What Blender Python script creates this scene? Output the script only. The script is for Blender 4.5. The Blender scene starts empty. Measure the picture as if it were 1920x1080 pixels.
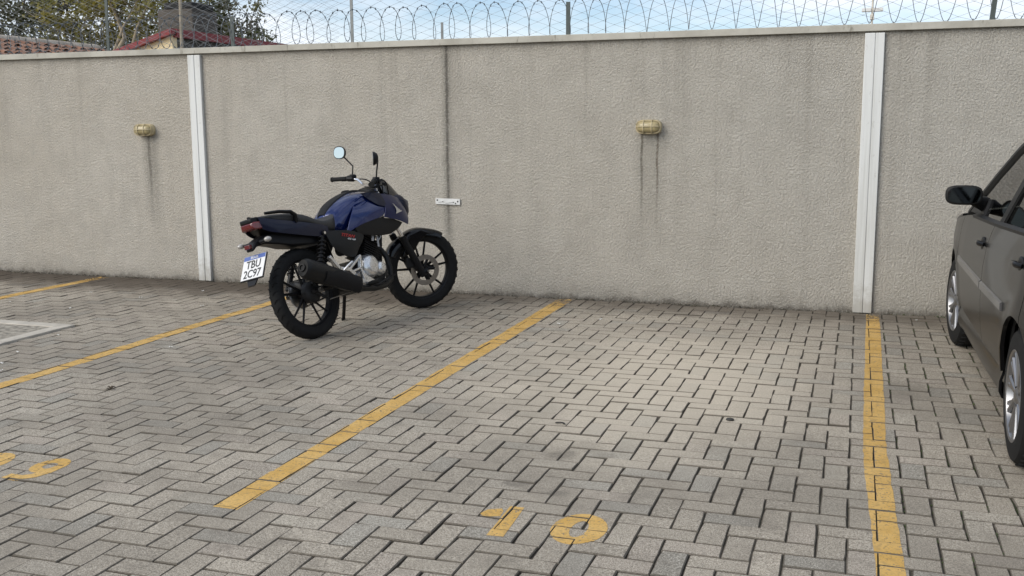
import bpy, bmesh, math, random
import numpy as np
from mathutils import Vector, Matrix, Quaternion
R = math.radians
rnd = random.Random(7)
scene = bpy.context.scene
col = scene.collection

# ------------------------------------------------------------------ camera
CAM = (0.0, -8.0803, 1.4104)
YAW, PITCH, ROLL, FPX = -0.3252, -0.1565, -0.0060, 1917.9      # focal length in pixels of a 1920 wide frame
def cam_axes():
    fw = Vector((math.sin(YAW)*math.cos(PITCH), math.cos(YAW)*math.cos(PITCH), math.sin(PITCH)))
    rt = Vector((math.cos(YAW), -math.sin(YAW), 0)); up = rt.cross(fw)
    r = rt*math.cos(ROLL)+up*math.sin(ROLL); u = -rt*math.sin(ROLL)+up*math.cos(ROLL)
    return r, u, fw
cr, cu, cf = cam_axes()
cd = bpy.data.cameras.new('Camera'); cam = bpy.data.objects.new('Camera', cd); col.objects.link(cam)
cd.sensor_width = 36.0; cd.lens = 36.0*FPX/1920.0; cd.clip_start = .05; cd.clip_end = 2000
cam.matrix_world = Matrix(((cr.x, cu.x, -cf.x, CAM[0]), (cr.y, cu.y, -cf.y, CAM[1]), (cr.z, cu.z, -cf.z, CAM[2]), (0, 0, 0, 1)))
scene.camera = cam
def project(P):
    d = Vector(P)-Vector(CAM); z = d.dot(cf)
    return 960+FPX*d.dot(cr)/z, 540-FPX*d.dot(cu)/z, z

# ------------------------------------------------------------------ world, sun, exposure
SUN_EL, SUN_AZ = R(33), R(-143)          # azimuth of the sun from +Y, clockwise: behind and left of the camera
w = bpy.data.worlds.new('World'); scene.world = w; w.use_nodes = True
nt = w.node_tree; nt.nodes.clear()
N = nt.nodes.new; L = nt.links.new
wo = N('ShaderNodeOutputWorld'); bg = N('ShaderNodeBackground'); L(bg.outputs[0], wo.inputs[0])
sky = N('ShaderNodeTexSky'); sky.sky_type = 'NISHITA'; sky.sun_disc = False
sky.sun_elevation = SUN_EL; sky.sun_rotation = SUN_AZ; sky.air_density = 1.0; sky.dust_density = .5; sky.altitude = 50
tc = N('ShaderNodeTexCoord'); mp = N('ShaderNodeMapping'); mp.inputs['Scale'].default_value = (1.0, 1.0, 3.6)
L(tc.outputs['Generated'], mp.inputs[0])
nz = N('ShaderNodeTexNoise'); nz.inputs['Scale'].default_value = 3.2; nz.inputs['Detail'].default_value = 9; nz.inputs['Roughness'].default_value = .58
L(mp.outputs[0], nz.inputs[0])
rp = N('ShaderNodeValToRGB'); rp.color_ramp.elements[0].position = .40; rp.color_ramp.elements[1].position = .62
rp.color_ramp.elements[0].color = (.15, .15, .15, 1); rp.color_ramp.elements[1].color = (1, 1, 1, 1)
L(nz.outputs[0], rp.inputs[0])
mx = N('ShaderNodeMix'); mx.data_type = 'RGBA'; L(rp.outputs[0], mx.inputs['Factor'])
tn = N('ShaderNodeMix'); tn.data_type = 'RGBA'; tn.blend_type = 'MULTIPLY'; tn.inputs['Factor'].default_value = 1; L(sky.outputs[0], tn.inputs['A']); tn.inputs['B'].default_value = (.84, .93, 1.06, 1); L(tn.outputs['Result'], mx.inputs['A']); mx.inputs['B'].default_value = (7.4, 7.9, 8.5, 1)
L(mx.outputs['Result'], bg.inputs[0]); bg.inputs[1].default_value = 0.10
sd = bpy.data.lights.new('Sun', 'SUN'); sun = bpy.data.objects.new('Sun', sd); col.objects.link(sun)
sd.energy = 1.95; sd.angle = R(45); sd.color = (1.0, .935, .835)
sv = Vector((math.sin(SUN_AZ)*math.cos(SUN_EL), math.cos(SUN_AZ)*math.cos(SUN_EL), math.sin(SUN_EL)))
sun.rotation_euler = sv.to_track_quat('Z', 'Y').to_euler(); sun.location = sv*30
vs = scene.view_settings; vs.view_transform = 'Standard'; vs.look = 'None'; vs.gamma = 1; vs.use_curve_mapping = False; vs.exposure = 0.42
scene.render.resolution_x = 1024; scene.render.resolution_y = 576

# ------------------------------------------------------------------ helpers
def tag(o, label=None, cat=None, group=None, kind=None):
    for k, v in (('label', label), ('category', cat), ('group', group), ('kind', kind)):
        if v: o[k] = v
    return o
def empty(name, loc=(0, 0, 0), rot=(0, 0, 0)):
    o = bpy.data.objects.new(name, None); col.objects.link(o); o.location = loc; o.rotation_euler = rot
    o.empty_display_size = .1; return o

class MB:
    def __init__(s): s.v = []; s.f = []
    def add(s, vs, fs):
        b = len(s.v); s.v += [tuple(v) for v in vs]; s.f += [tuple(i+b for i in f) for f in fs]; return s
    def hexa(s, p): return s.add(p, [(0, 3, 2, 1), (4, 5, 6, 7), (0, 1, 5, 4), (1, 2, 6, 5), (2, 3, 7, 6), (3, 0, 4, 7)])
    def box(s, x0, x1, y0, y1, z0, z1):
        return s.hexa([(x0, y0, z0), (x1, y0, z0), (x1, y1, z0), (x0, y1, z0), (x0, y0, z1), (x1, y0, z1), (x1, y1, z1), (x0, y1, z1)])
    def tube(s, pts, r, n=8, cap=True, flat=1.0, closed=False):
        pts = [Vector(p) for p in pts]; m = len(pts); rs = r if isinstance(r, (list, tuple)) else [r]*m
        vs = []; ref = None
        for i, p in enumerate(pts):
            a = pts[i-1] if (i > 0 or closed) else p; b = pts[(i+1) % m] if (i < m-1 or closed) else p
            t = (b-a).normalized()
            if ref is None:
                ref = Vector((0, 0, 1)) if abs(t.z) < .9 else Vector((1, 0, 0))
            e1 = (ref-t*ref.dot(t))
            if e1.length < 1e-6: e1 = t.orthogonal()
            e1.normalize(); ref = e1; e2 = t.cross(e1)
            for k in range(n):
                a_ = 2*math.pi*k/n; vs.append(p+e1*(rs[i]*math.cos(a_))+e2*(rs[i]*flat*math.sin(a_)))
        fs = [(i*n+k, i*n+(k+1) % n, (i+1)*n+(k+1) % n, (i+1)*n+k) for i in range(m-1) for k in range(n)]
        if closed: fs += [((m-1)*n+k, (m-1)*n+(k+1) % n, (k+1) % n, k) for k in range(n)]
        elif cap: fs += [tuple(range(n))[::-1], tuple(range((m-1)*n, m*n))]
        return s.add(vs, fs)
    def lathe(s, prof, c=(0, 0, 0), axis=(0, 1, 0), n=32, closed=False, a0=0, a1=2*math.pi):
        ax = Vector(axis).normalized(); e1 = Vector((0, 0, 1)) if abs(ax.z) < .9 else Vector((1, 0, 0))
        e1 = (e1-ax*e1.dot(ax)).normalized(); e2 = ax.cross(e1); c = Vector(c); full = abs(a1-a0-2*math.pi) < 1e-6
        m = len(prof); na = n if full else n+1; vs = []
        for k in range(na):
            a = a0+(a1-a0)*k/n; d = e1*math.cos(a)+e2*math.sin(a)
            vs += [c+d*r+ax*h for r, h in prof]
        fs = []
        for k in range(n):
            k2 = (k+1) % na
            for i in range(m if closed else m-1): fs.append((k*m+i, k*m+(i+1) % m, k2*m+(i+1) % m, k2*m+i))
        return s.add(vs, fs)
    def prism(s, poly, off):
        off = Vector(off); n = len(poly); vs = [Vector(p) for p in poly]+[Vector(p)+off for p in poly]
        return s.add(vs, [tuple(range(n))[::-1], tuple(range(n, 2*n))]+[(i, (i+1) % n, n+(i+1) % n, n+i) for i in range(n)])
    def grid(s, rows, cu=False, cap=False):
        m = len(rows[0]); vs = [p for r in rows for p in r]; n = len(rows); fs = []
        for i in range(n-1):
            for k in range(m if cu else m-1): fs.append((i*m+k, i*m+(k+1) % m, (i+1)*m+(k+1) % m, (i+1)*m+k))
        if cap: fs += [tuple(range(m))[::-1], tuple(range((n-1)*m, n*m))]
        return s.add(vs, fs)
    def shell(s, rows, t):
        """closed solid: the grid and a copy pushed by -t along its normals"""
        n = len(rows); m = len(rows[0]); P = [[Vector(p) for p in r] for r in rows]; Q = []
        for i in range(n):
            q = []
            for k in range(m):
                du = P[min(i+1, n-1)][k]-P[max(i-1, 0)][k]; dv = P[i][min(k+1, m-1)]-P[i][max(k-1, 0)]
                nn = du.cross(dv); nn = nn.normalized() if nn.length > 1e-12 else Vector((0, 0, 1)); q.append(P[i][k]-nn*t)
            Q.append(q)
        b = len(s.v); s.v += [tuple(p) for r in P for p in r]+[tuple(p) for r in Q for p in r]; o = n*m
        I = lambda i, k: b+i*m+k
        for i in range(n-1):
            for k in range(m-1):
                s.f.append((I(i, k), I(i, k+1), I(i+1, k+1), I(i+1, k))); s.f.append((o+I(i, k), o+I(i+1, k), o+I(i+1, k+1), o+I(i, k+1)))
        for i in range(n-1):
            s.f.append((I(i, 0), I(i+1, 0), o+I(i+1, 0), o+I(i, 0))); s.f.append((I(i+1, m-1), I(i, m-1), o+I(i, m-1), o+I(i+1, m-1)))
        for k in range(m-1):
            s.f.append((I(0, k+1), I(0, k), o+I(0, k), o+I(0, k+1))); s.f.append((I(n-1, k), I(n-1, k+1), o+I(n-1, k+1), o+I(n-1, k)))
        return s
    def ell(s, c, r, nu=16, nv=10):
        vs = []; fs = []; c = Vector(c)
        for i in range(nv+1):
            th = math.pi*i/nv
            for k in range(nu):
                ph = 2*math.pi*k/nu; vs.append(c+Vector((r[0]*math.sin(th)*math.cos(ph), r[1]*math.sin(th)*math.sin(ph), r[2]*math.cos(th))))
        for i in range(nv):
            for k in range(nu): fs.append((i*nu+k, i*nu+(k+1) % nu, (i+1)*nu+(k+1) % nu, (i+1)*nu+k))
        return s.add(vs, fs)
    def mesh(s, name, tf=None):
        me = bpy.data.meshes.new(name)
        v = [tuple(tf @ Vector(p)) for p in s.v] if tf is not None else s.v
        me.from_pydata(v, [], s.f); return me
    def build(s, name, mat=None, parent=None, smooth=35, bevel=0, sub=0, tf=None, label=None):
        me = s.mesh(name, tf); bm = bmesh.new(); bm.from_mesh(me); bmesh.ops.remove_doubles(bm, verts=bm.verts, dist=1e-6)
        bmesh.ops.recalc_face_normals(bm, faces=bm.faces); bm.to_mesh(me); bm.free()
        if smooth:
            me.shade_smooth(); me.set_sharp_from_angle(angle=R(smooth))
        o = bpy.data.objects.new(name, me); col.objects.link(o); o.parent = parent
        if mat: me.materials.append(mat)
        if bevel:
            b = o.modifiers.new('Bevel', 'BEVEL'); b.width = bevel; b.segments = 2; b.limit_method = 'ANGLE'; b.angle_limit = R(40)
        if sub:
            bm = bmesh.new(); bm.from_mesh(me); cl = bm.edges.layers.float.get('crease_edge') or bm.edges.layers.float.new('crease_edge')
            for e in bm.edges:
                if len(e.link_faces) == 2 and e.calc_face_angle() > R(48): e[cl] = .92
            bm.to_mesh(me); bm.free()
            m = o.modifiers.new('Sub', 'SUBSURF'); m.levels = sub; m.render_levels = sub
        if label: o['label'] = label
        return o

def text_mesh(txt, size, depth=.0004, shear=0, bold=0, align='CENTER'):
    c = bpy.data.curves.new('t', 'FONT'); c.body = txt; c.size = size; c.extrude = depth; c.shear = shear; c.offset = bold
    c.align_x = align; c.align_y = 'CENTER'; c.resolution_u = 3
    o = bpy.data.objects.new('t', c); col.objects.link(o); bpy.context.view_layer.update()
    dg = bpy.context.evaluated_depsgraph_get(); me = bpy.data.meshes.new_from_object(o.evaluated_get(dg))
    bpy.data.objects.remove(o); bpy.data.curves.remove(c); return me

# ------------------------------------------------------------------ materials
def newmat(name):
    m = bpy.data.materials.new(name); m.use_nodes = True; t = m.node_tree
    return m, t, t.nodes['Principled BSDF'], t.nodes.new, t.links.new
def plain(name, c, rough=.5, metal=0, coat=0, var=0, scale=8, bump=0, bscale=60, spec=.5):
    m, t, b, N, L = newmat(name)
    b.inputs['Base Color'].default_value = (*c, 1); b.inputs['Roughness'].default_value = rough; b.inputs['Metallic'].default_value = metal
    b.inputs['Coat Weight'].default_value = coat; b.inputs['Coat Roughness'].default_value = .06; b.inputs['Specular IOR Level'].default_value = spec
    co = N('ShaderNodeTexCoord')
    if var:
        n = N('ShaderNodeTexNoise'); n.inputs['Scale'].default_value = scale; n.inputs['Detail'].default_value = 6; L(co.outputs['Object'], n.inputs[0])
        r = N('ShaderNodeValToRGB'); r.color_ramp.elements[0].position = .3; r.color_ramp.elements[1].position = .7
        r.color_ramp.elements[0].color = (*[x*(1-var) for x in c], 1); r.color_ramp.elements[1].color = (*[min(1, x*(1+var)) for x in c], 1)
        L(n.outputs[0], r.inputs[0]); L(r.outputs[0], b.inputs['Base Color'])
        rr = N('ShaderNodeMapRange'); rr.inputs['To Min'].default_value = max(0, rough-.12); rr.inputs['To Max'].default_value = min(1, rough+.12)
        L(n.outputs[0], rr.inputs[0]); L(rr.outputs[0], b.inputs['Roughness'])
    if bump:
        n = N('ShaderNodeTexNoise'); n.inputs['Scale'].default_value = bscale; n.inputs['Detail'].default_value = 4; L(co.outputs['Object'], n.inputs[0])
        bp = N('ShaderNodeBump'); bp.inputs['Strength'].default_value = bump; bp.inputs['Distance'].default_value = .01; L(n.outputs[0], bp.inputs['Height']); L(bp.outputs[0], b.inputs['Normal'])
    return m

class NB:
    """small node helper"""
    def __init__(s, t): s.t = t; s.N = t.nodes.new; s.L = t.links.new
    def put(s, sock, v):
        if hasattr(v, 'is_linked') or isinstance(v, bpy.types.NodeSocket): s.L(v, sock)
        else: sock.default_value = v
    def math(s, op, a, b=0.0, c=0.0, clamp=False):
        n = s.N('ShaderNodeMath'); n.operation = op; n.use_clamp = clamp; s.put(n.inputs[0], a); s.put(n.inputs[1], b); s.put(n.inputs[2], c); return n.outputs[0]
    def noise(s, vec, scale, detail=4, rough=.5, dist=0, dim='3D'):
        n = s.N('ShaderNodeTexNoise'); n.noise_dimensions = dim; s.L(vec, n.inputs['Vector']); n.inputs['Scale'].default_value = scale; n.inputs['Detail'].default_value = detail
        n.inputs['Roughness'].default_value = rough; n.inputs['Distortion'].default_value = dist; return n.outputs['Fac']
    def rng(s, v, a, b, lo=0.0, hi=1.0, smooth=True):
        n = s.N('ShaderNodeMapRange'); n.interpolation_type = 'SMOOTHSTEP' if smooth else 'LINEAR'; s.L(v, n.inputs[0])
        n.inputs['From Min'].default_value = a; n.inputs['From Max'].default_value = b; n.inputs['To Min'].default_value = lo; n.inputs['To Max'].default_value = hi; return n.outputs[0]
    def mix(s, f, a, b, mode='MIX'):
        n = s.N('ShaderNodeMix'); n.data_type = 'RGBA'; n.blend_type = mode; s.put(n.inputs['Factor'], f); s.put(n.inputs['A'], a); s.put(n.inputs['B'], b); return n.outputs['Result']
    def scale(s, vec, sc):
        n = s.N('ShaderNodeMapping'); n.inputs['Scale'].default_value = sc; s.L(vec, n.inputs[0]); return n.outputs[0]
    def bump(s, h, strength, dist):
        n = s.N('ShaderNodeBump'); n.inputs['Strength'].default_value = strength; n.inputs['Distance'].default_value = dist; s.L(h, n.inputs['Height']); return n.outputs[0]

def stucco_mat():
    m, t, b, N, L = newmat('stucco'); k = NB(t); geo = N('ShaderNodeNewGeometry'); pos = geo.outputs['Position']
    sx = N('ShaderNodeSeparateXYZ'); L(pos, sx.inputs[0]); X, Z = sx.outputs[0], sx.outputs[2]
    big = k.noise(pos, .55, 5, .55); mid = k.noise(pos, 5, 6, .6)
    c = k.mix(k.rng(big, .35, .65), (.690, .628, .532, 1), (.740, .685, .596, 1))
    c = k.mix(k.rng(X, -6.0, .5, 0, .5), c, (.640, .615, .555, 1))
    c = k.mix(k.rng(mid, .3, .75, 0, .35), c, (.47, .435, .375, 1))
    # vertical rain streaks
    st = k.noise(k.scale(pos, (7, 7, .28)), 1.0, 5, .6)
    c = k.mix(k.math('MULTIPLY', k.rng(st, .50, .72), k.rng(Z, .2, 2.05, .05, .26)), c, (.29, .265, .225, 1))
    st2 = k.noise(k.scale(pos, (26, 26, .5)), 1.0, 4, .6)
    c = k.mix(k.rng(st2, .56, .75, 0, .16), c, (.30, .28, .245, 1))
    pt = k.noise(k.scale(pos, (1, 1, .6)), 1.7, 6, .7, .6)
    c = k.mix(k.rng(pt, .50, .68, 0, .18), c, (.40, .37, .32, 1))
    c = k.mix(k.rng(k.noise(pos, 3.7, 7, .72, .1), .53, .66, 0, .16), c, (.70, .67, .60, 1))
    # darker ragged band under the coping, and splash dirt along the ground
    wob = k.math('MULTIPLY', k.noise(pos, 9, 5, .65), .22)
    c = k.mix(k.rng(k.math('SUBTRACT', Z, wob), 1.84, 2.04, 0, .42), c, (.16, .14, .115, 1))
    c = k.mix(k.rng(k.math('ADD', Z, wob), .28, .08, 0, .40), c, (.19, .165, .135, 1))
    c = k.mix(k.rng(k.math('ADD', Z, k.math('MULTIPLY', wob, .6)), .115, .055, 0, .70), c, (.09, .078, .06, 1))
    # the expansion joint with its dark run, and the runs below the lamps
    wx = k.math('MULTIPLY', k.math('SUBTRACT', k.noise(k.scale(pos, (0, 0, 1)), 3.0, 4), .5), .035)
    def run(x, half, z0, z1, amt, colr, soft, top=None):
        global_ = None
        d = k.math('ABSOLUTE', k.math('SUBTRACT', k.math('ADD', X, wx), x))
        f = k.rng(d, soft, half, 0, amt)
        f = k.math('MULTIPLY', f, k.rng(Z, z0, z1))
        if top is not None: f = k.math('MULTIPLY', f, k.math('LESS_THAN', Z, top))
        f = k.math('MULTIPLY', f, k.rng(k.noise(pos, 19, 6, .7), .30, .55, .50, 1))
        return k.mix(f, c, colr)
    c = run(-3.292, .010, .10, .55, .42, (.17, .16, .135, 1), .065)
    c = run(-3.290, .004, .35, 1.0, .70, (.12, .112, .095, 1), .022)
    c = run(-1.630, .003, .45, 1.25, .75, (.11, .10, .07, 1), .015, 1.37)
    c = run(-1.505, .003, .42, 1.25, .72, (.13, .095, .06, 1), .014, 1.37)
    c = run(-1.565, .05, .15, 1.2, .22, (.14, .13, .10, 1), .16, 1.37)
    c = run(-6.300, .006, .40, 1.30, .60, (.10, .09, .07, 1), .024, 1.37)
    c = run(-6.285, .03, .15, 1.2, .40, (.13, .12, .10, 1), .12, 1.37)
    gr = k.noise(pos, 75, 4, .75)
    c = k.mix(k.rng(gr, .50, .36, 0, .42), c, (.33, .30, .255, 1)); c = k.mix(k.rng(gr, .53, .66, 0, .40), c, (.86, .81, .72, 1))
    L(c, b.inputs['Base Color']); b.inputs['Roughness'].default_value = .92; b.inputs['Specular IOR Level'].default_value = .2
    h1 = k.noise(k.scale(pos, (1, 1, .75)), 72, 4, .7, .1); h2 = k.noise(pos, 190, 2, .6)
    h = k.math('ADD', k.rng(h1, .25, .75), k.math('MULTIPLY', h2, .5))
    L(k.bump(h, 1.0, .016), b.inputs['Normal'])
    return m

def paver_mat(attr):
    m, t, b, N, L = newmat('concrete_paver_'+('field' if attr else 'single')); k = NB(t); geo = N('ShaderNodeNewGeometry'); pos = geo.outputs['Position']
    if attr:
        a = N('ShaderNodeAttribute'); a.attribute_name = 'tone'; base = a.outputs['Color']
    else:
        a = N('ShaderNodeObjectInfo'); base = a.outputs['Color']
    sx = N('ShaderNodeSeparateXYZ'); L(pos, sx.inputs[0]); X, Y = sx.outputs[0], sx.outputs[1]
    fine = k.noise(pos, 230, 3, .75); grit = k.noise(pos, 85, 4, .75); mid = k.noise(pos, 9, 5, .6); big = k.noise(pos, .8, 5, .6)
    c = k.mix(k.rng(fine, .50, .37, 0, .85), base, (.085, .074, .060, 1))
    c = k.mix(k.rng(fine, .53, .65, 0, .75), c, (.74, .68, .58, 1))
    c = k.mix(k.rng(grit, .54, .36, 0, .50), c, (.14, .122, .10, 1))
    c = k.mix(k.rng(mid, .50, .74, 0, .34), c, (.19, .165, .135, 1))
    c = k.mix(k.rng(big, .42, .64, 0, .46), c, (.20, .176, .142, 1))
    c = k.mix(k.rng(k.noise(pos, 2.4, 6, .7), .52, .66, 0, .30), c, (.18, .155, .125, 1))
    # pool of light right of centre, put into the paver colour as a paler oval
    dx = k.math('MULTIPLY', k.math('ADD', X, 1.05), .75); dy = k.math('MULTIPLY', k.math('ADD', Y, 2.5), .48)
    d = k.math('ADD', k.math('SQRT', k.math('ADD', k.math('MULTIPLY', dx, dx), k.math('MULTIPLY', dy, dy))), k.math('MULTIPLY', big, .7))
    c = k.mix(k.rng(d, 1.35, .45, 0, .60), c, (.66, .575, .45, 1))
    # soil and damp along the foot of the wall
    wob = k.math('MULTIPLY', k.noise(pos, 2.6, 6, .65), 1.0)
    c = k.mix(k.rng(k.math('ADD', Y, wob), -.25, .42, 0, .72), c, (.088, .072, .055, 1))
    lf = k.math('MULTIPLY', k.rng(X, -2.6, -3.6), k.rng(k.math('ADD', Y, wob), -.55, .12))
    c = k.mix(k.math('MULTIPLY', lf, .78), c, (.075, .058, .043, 1))
    # oil spots
    for (ox, oy, r_, am) in ((-1.10, -3.80, .12, .18), (-1.17, -3.95, .09, .32), (-1.25, -4.36, .07, .36), (-1.05, -4.42, .06, .3), (-.98, -3.9, .06, .2), (-2.9, -3.9, .12, .2), (.25, -2.3, .3, .12), (-3.0, -3.1, .35, .14)):
        ddx = k.math('SUBTRACT', X, ox); ddy = k.math('SUBTRACT', Y, oy)
        dd = k.math('ADD', k.math('SQRT', k.math('ADD', k.math('MULTIPLY', ddx, ddx), k.math('MULTIPLY', ddy, ddy))), k.math('MULTIPLY', k.math('SUBTRACT', k.noise(pos, 16, 3), .5), .12))
        c = k.mix(k.rng(dd, r_, r_*.3, 0, am), c, (.055, .048, .04, 1))
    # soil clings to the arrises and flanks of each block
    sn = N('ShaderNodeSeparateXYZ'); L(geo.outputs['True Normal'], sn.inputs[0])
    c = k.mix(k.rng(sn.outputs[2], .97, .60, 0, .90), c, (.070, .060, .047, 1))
    L(c, b.inputs['Base Color']); b.inputs['Roughness'].default_value = .88; b.inputs['Specular IOR Level'].default_value = .25
    L(k.bump(k.math('ADD', grit, k.math('MULTIPLY', fine, .6)), .75, .004), b.inputs['Normal'])
    return m

def soil_mat():
    m, t, b, N, L = newmat('joint_soil'); k = NB(t); geo = N('ShaderNodeNewGeometry'); pos = geo.outputs['Position']
    sx = N('ShaderNodeSeparateXYZ'); L(pos, sx.inputs[0])
    n = k.noise(pos, 30, 5, .6); c = k.mix(k.rng(n, .3, .7), (.045, .038, .029, 1), (.10, .084, .062, 1))
    ms = k.noise(pos, 2.2, 4, .6); f = k.math('MULTIPLY', k.rng(ms, .47, .6), k.rng(sx.outputs[0], -.3, .6, .15, .95))
    c = k.mix(f, c, (.045, .062, .018, 1)); L(c, b.inputs['Base Color']); b.inputs['Roughness'].default_value = .95
    L(k.bump(n, .6, .006), b.inputs['Normal']); return m

def paint_mat():
    m, t, b, N, L = newmat('yellow_road_paint'); k = NB(t); geo = N('ShaderNodeNewGeometry'); pos = geo.outputs['Position']
    n = k.noise(pos, 5, 6, .65); f = k.noise(pos, 110, 4, .7); g = k.noise(pos, 30, 5, .65)
    c = k.mix(k.rng(n, .3, .7), (.56, .335, .085, 1), (.66, .425, .145, 1))
    c = k.mix(k.rng(g, .48, .68, 0, .62), c, (.33, .225, .095, 1))
    c = k.mix(k.rng(f, .38, .28, 0, .8), c, (.16, .12, .06, 1))
    L(c, b.inputs['Base Color']); b.inputs['Roughness'].default_value = .7; b.inputs['Specular IOR Level'].default_value = .3
    L(k.bump(f, .5, .003), b.inputs['Normal'])
    sx = N('ShaderNodeSeparateXYZ'); L(pos, sx.inputs[0])
    worn = k.math('ADD', k.rng(k.math('ADD', f, k.math('MULTIPLY', g, .9)), .86, .76), k.math('MULTIPLY', k.rng(sx.outputs[1], -.55, -.1), k.rng(k.noise(pos, 22, 5, .7), .60, .45)), clamp=True)
    tr = N('ShaderNodeBsdfTransparent'); ms = N('ShaderNodeMixShader'); out = t.nodes['Material Output']
    L(worn, ms.inputs[0]); L(b.outputs[0], ms.inputs[1]); L(tr.outputs[0], ms.inputs[2]); L(ms.outputs[0], out.inputs[0])
    return m

def white_post_mat():
    m, t, b, N, L = newmat('white_painted_post'); k = NB(t); geo = N('ShaderNodeNewGeometry'); pos = geo.outputs['Position']
    sx = N('ShaderNodeSeparateXYZ'); L(pos, sx.inputs[0])
    c = k.mix(k.rng(k.noise(k.scale(pos, (20, 20, .7)), 1, 5, .6), .4, .75), (.66, .665, .645, 1), (.52, .52, .49, 1))
    c = k.mix(k.rng(k.math('SUBTRACT', sx.outputs[2], k.math('MULTIPLY', k.noise(pos, 12, 5, .7), .5)), .0, -.2, 0, .55), c, (.27, .24, .19, 1))
    c = k.mix(k.rng(k.noise(k.scale(pos, (1, 1, .5)), 26, 6, .75), .60, .70, 0, .5), c, (.36, .34, .30, 1))
    L(c, b.inputs['Base Color']); b.inputs['Roughness'].default_value = .55; L(k.bump(k.noise(pos, 40, 3), .15, .004), b.inputs['Normal']); return m
def coping_mat():
    m, t, b, N, L = newmat('coping_concrete'); k = NB(t); geo = N('ShaderNodeNewGeometry'); pos = geo.outputs['Position']
    c = k.mix(k.rng(k.noise(pos, 3, 6, .65), .35, .7), (.48, .46, .40, 1), (.36, .34, .29, 1))
    c = k.mix(k.rng(k.noise(k.scale(pos, (1, 1, .4)), 14, 6, .7), .58, .74, 0, .8), c, (.12, .105, .075, 1))
    L(c, b.inputs['Base Color']); b.inputs['Roughness'].default_value = .85; L(k.bump(k.noise(pos, 60, 4), .3, .005), b.inputs['Normal']); return m
def glass_mat(name, tint, refl=.10):
    m, t, b, N, L = newmat(name); t.nodes.remove(b); out = t.nodes['Material Output']
    g = N('ShaderNodeBsdfGlossy'); g.inputs['Roughness'].default_value = .02; tr = N('ShaderNodeBsdfTransparent'); tr.inputs[0].default_value = (*tint, 1)
    fr = N('ShaderNodeFresnel'); fr.inputs[0].default_value = 1.5; ms = N('ShaderNodeMixShader')
    k = NB(t); L(k.math('ADD', fr.outputs[0], refl, clamp=True), ms.inputs[0]); L(tr.outputs[0], ms.inputs[1]); L(g.outputs[0], ms.inputs[2]); L(ms.outputs[0], out.inputs[0]); return m
def leaf_mat(name, a, b_):
    m, t, b, N, L = newmat(name); k = NB(t); geo = N('ShaderNodeNewGeometry')
    c = k.mix(k.rng(k.noise(geo.outputs['Position'], 1.6, 4), .35, .65), (*a, 1), (*b_, 1))
    wn = N('ShaderNodeTexWhiteNoise'); wn.noise_dimensions = '1D'; L(geo.outputs['Random Per Island'], wn.inputs['W'])
    c = k.mix(k.rng(wn.outputs['Value'], 0, 1, 0, .5), c, (a[0]*.35, a[1]*.38, a[2]*.4, 1))
    L(c, b.inputs['Base Color']); b.inputs['Roughness'].default_value = .55; b.inputs['Subsurface Weight'].default_value = 0
    tl = N('ShaderNodeBsdfTranslucent'); L(c, tl.inputs[0]); ms = N('ShaderNodeMixShader'); ms.inputs[0].default_value = .42
    L(b.outputs[0], ms.inputs[1]); L(tl.outputs[0], ms.inputs[2]); L(ms.outputs[0], t.nodes['Material Output'].inputs[0]); return m

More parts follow.
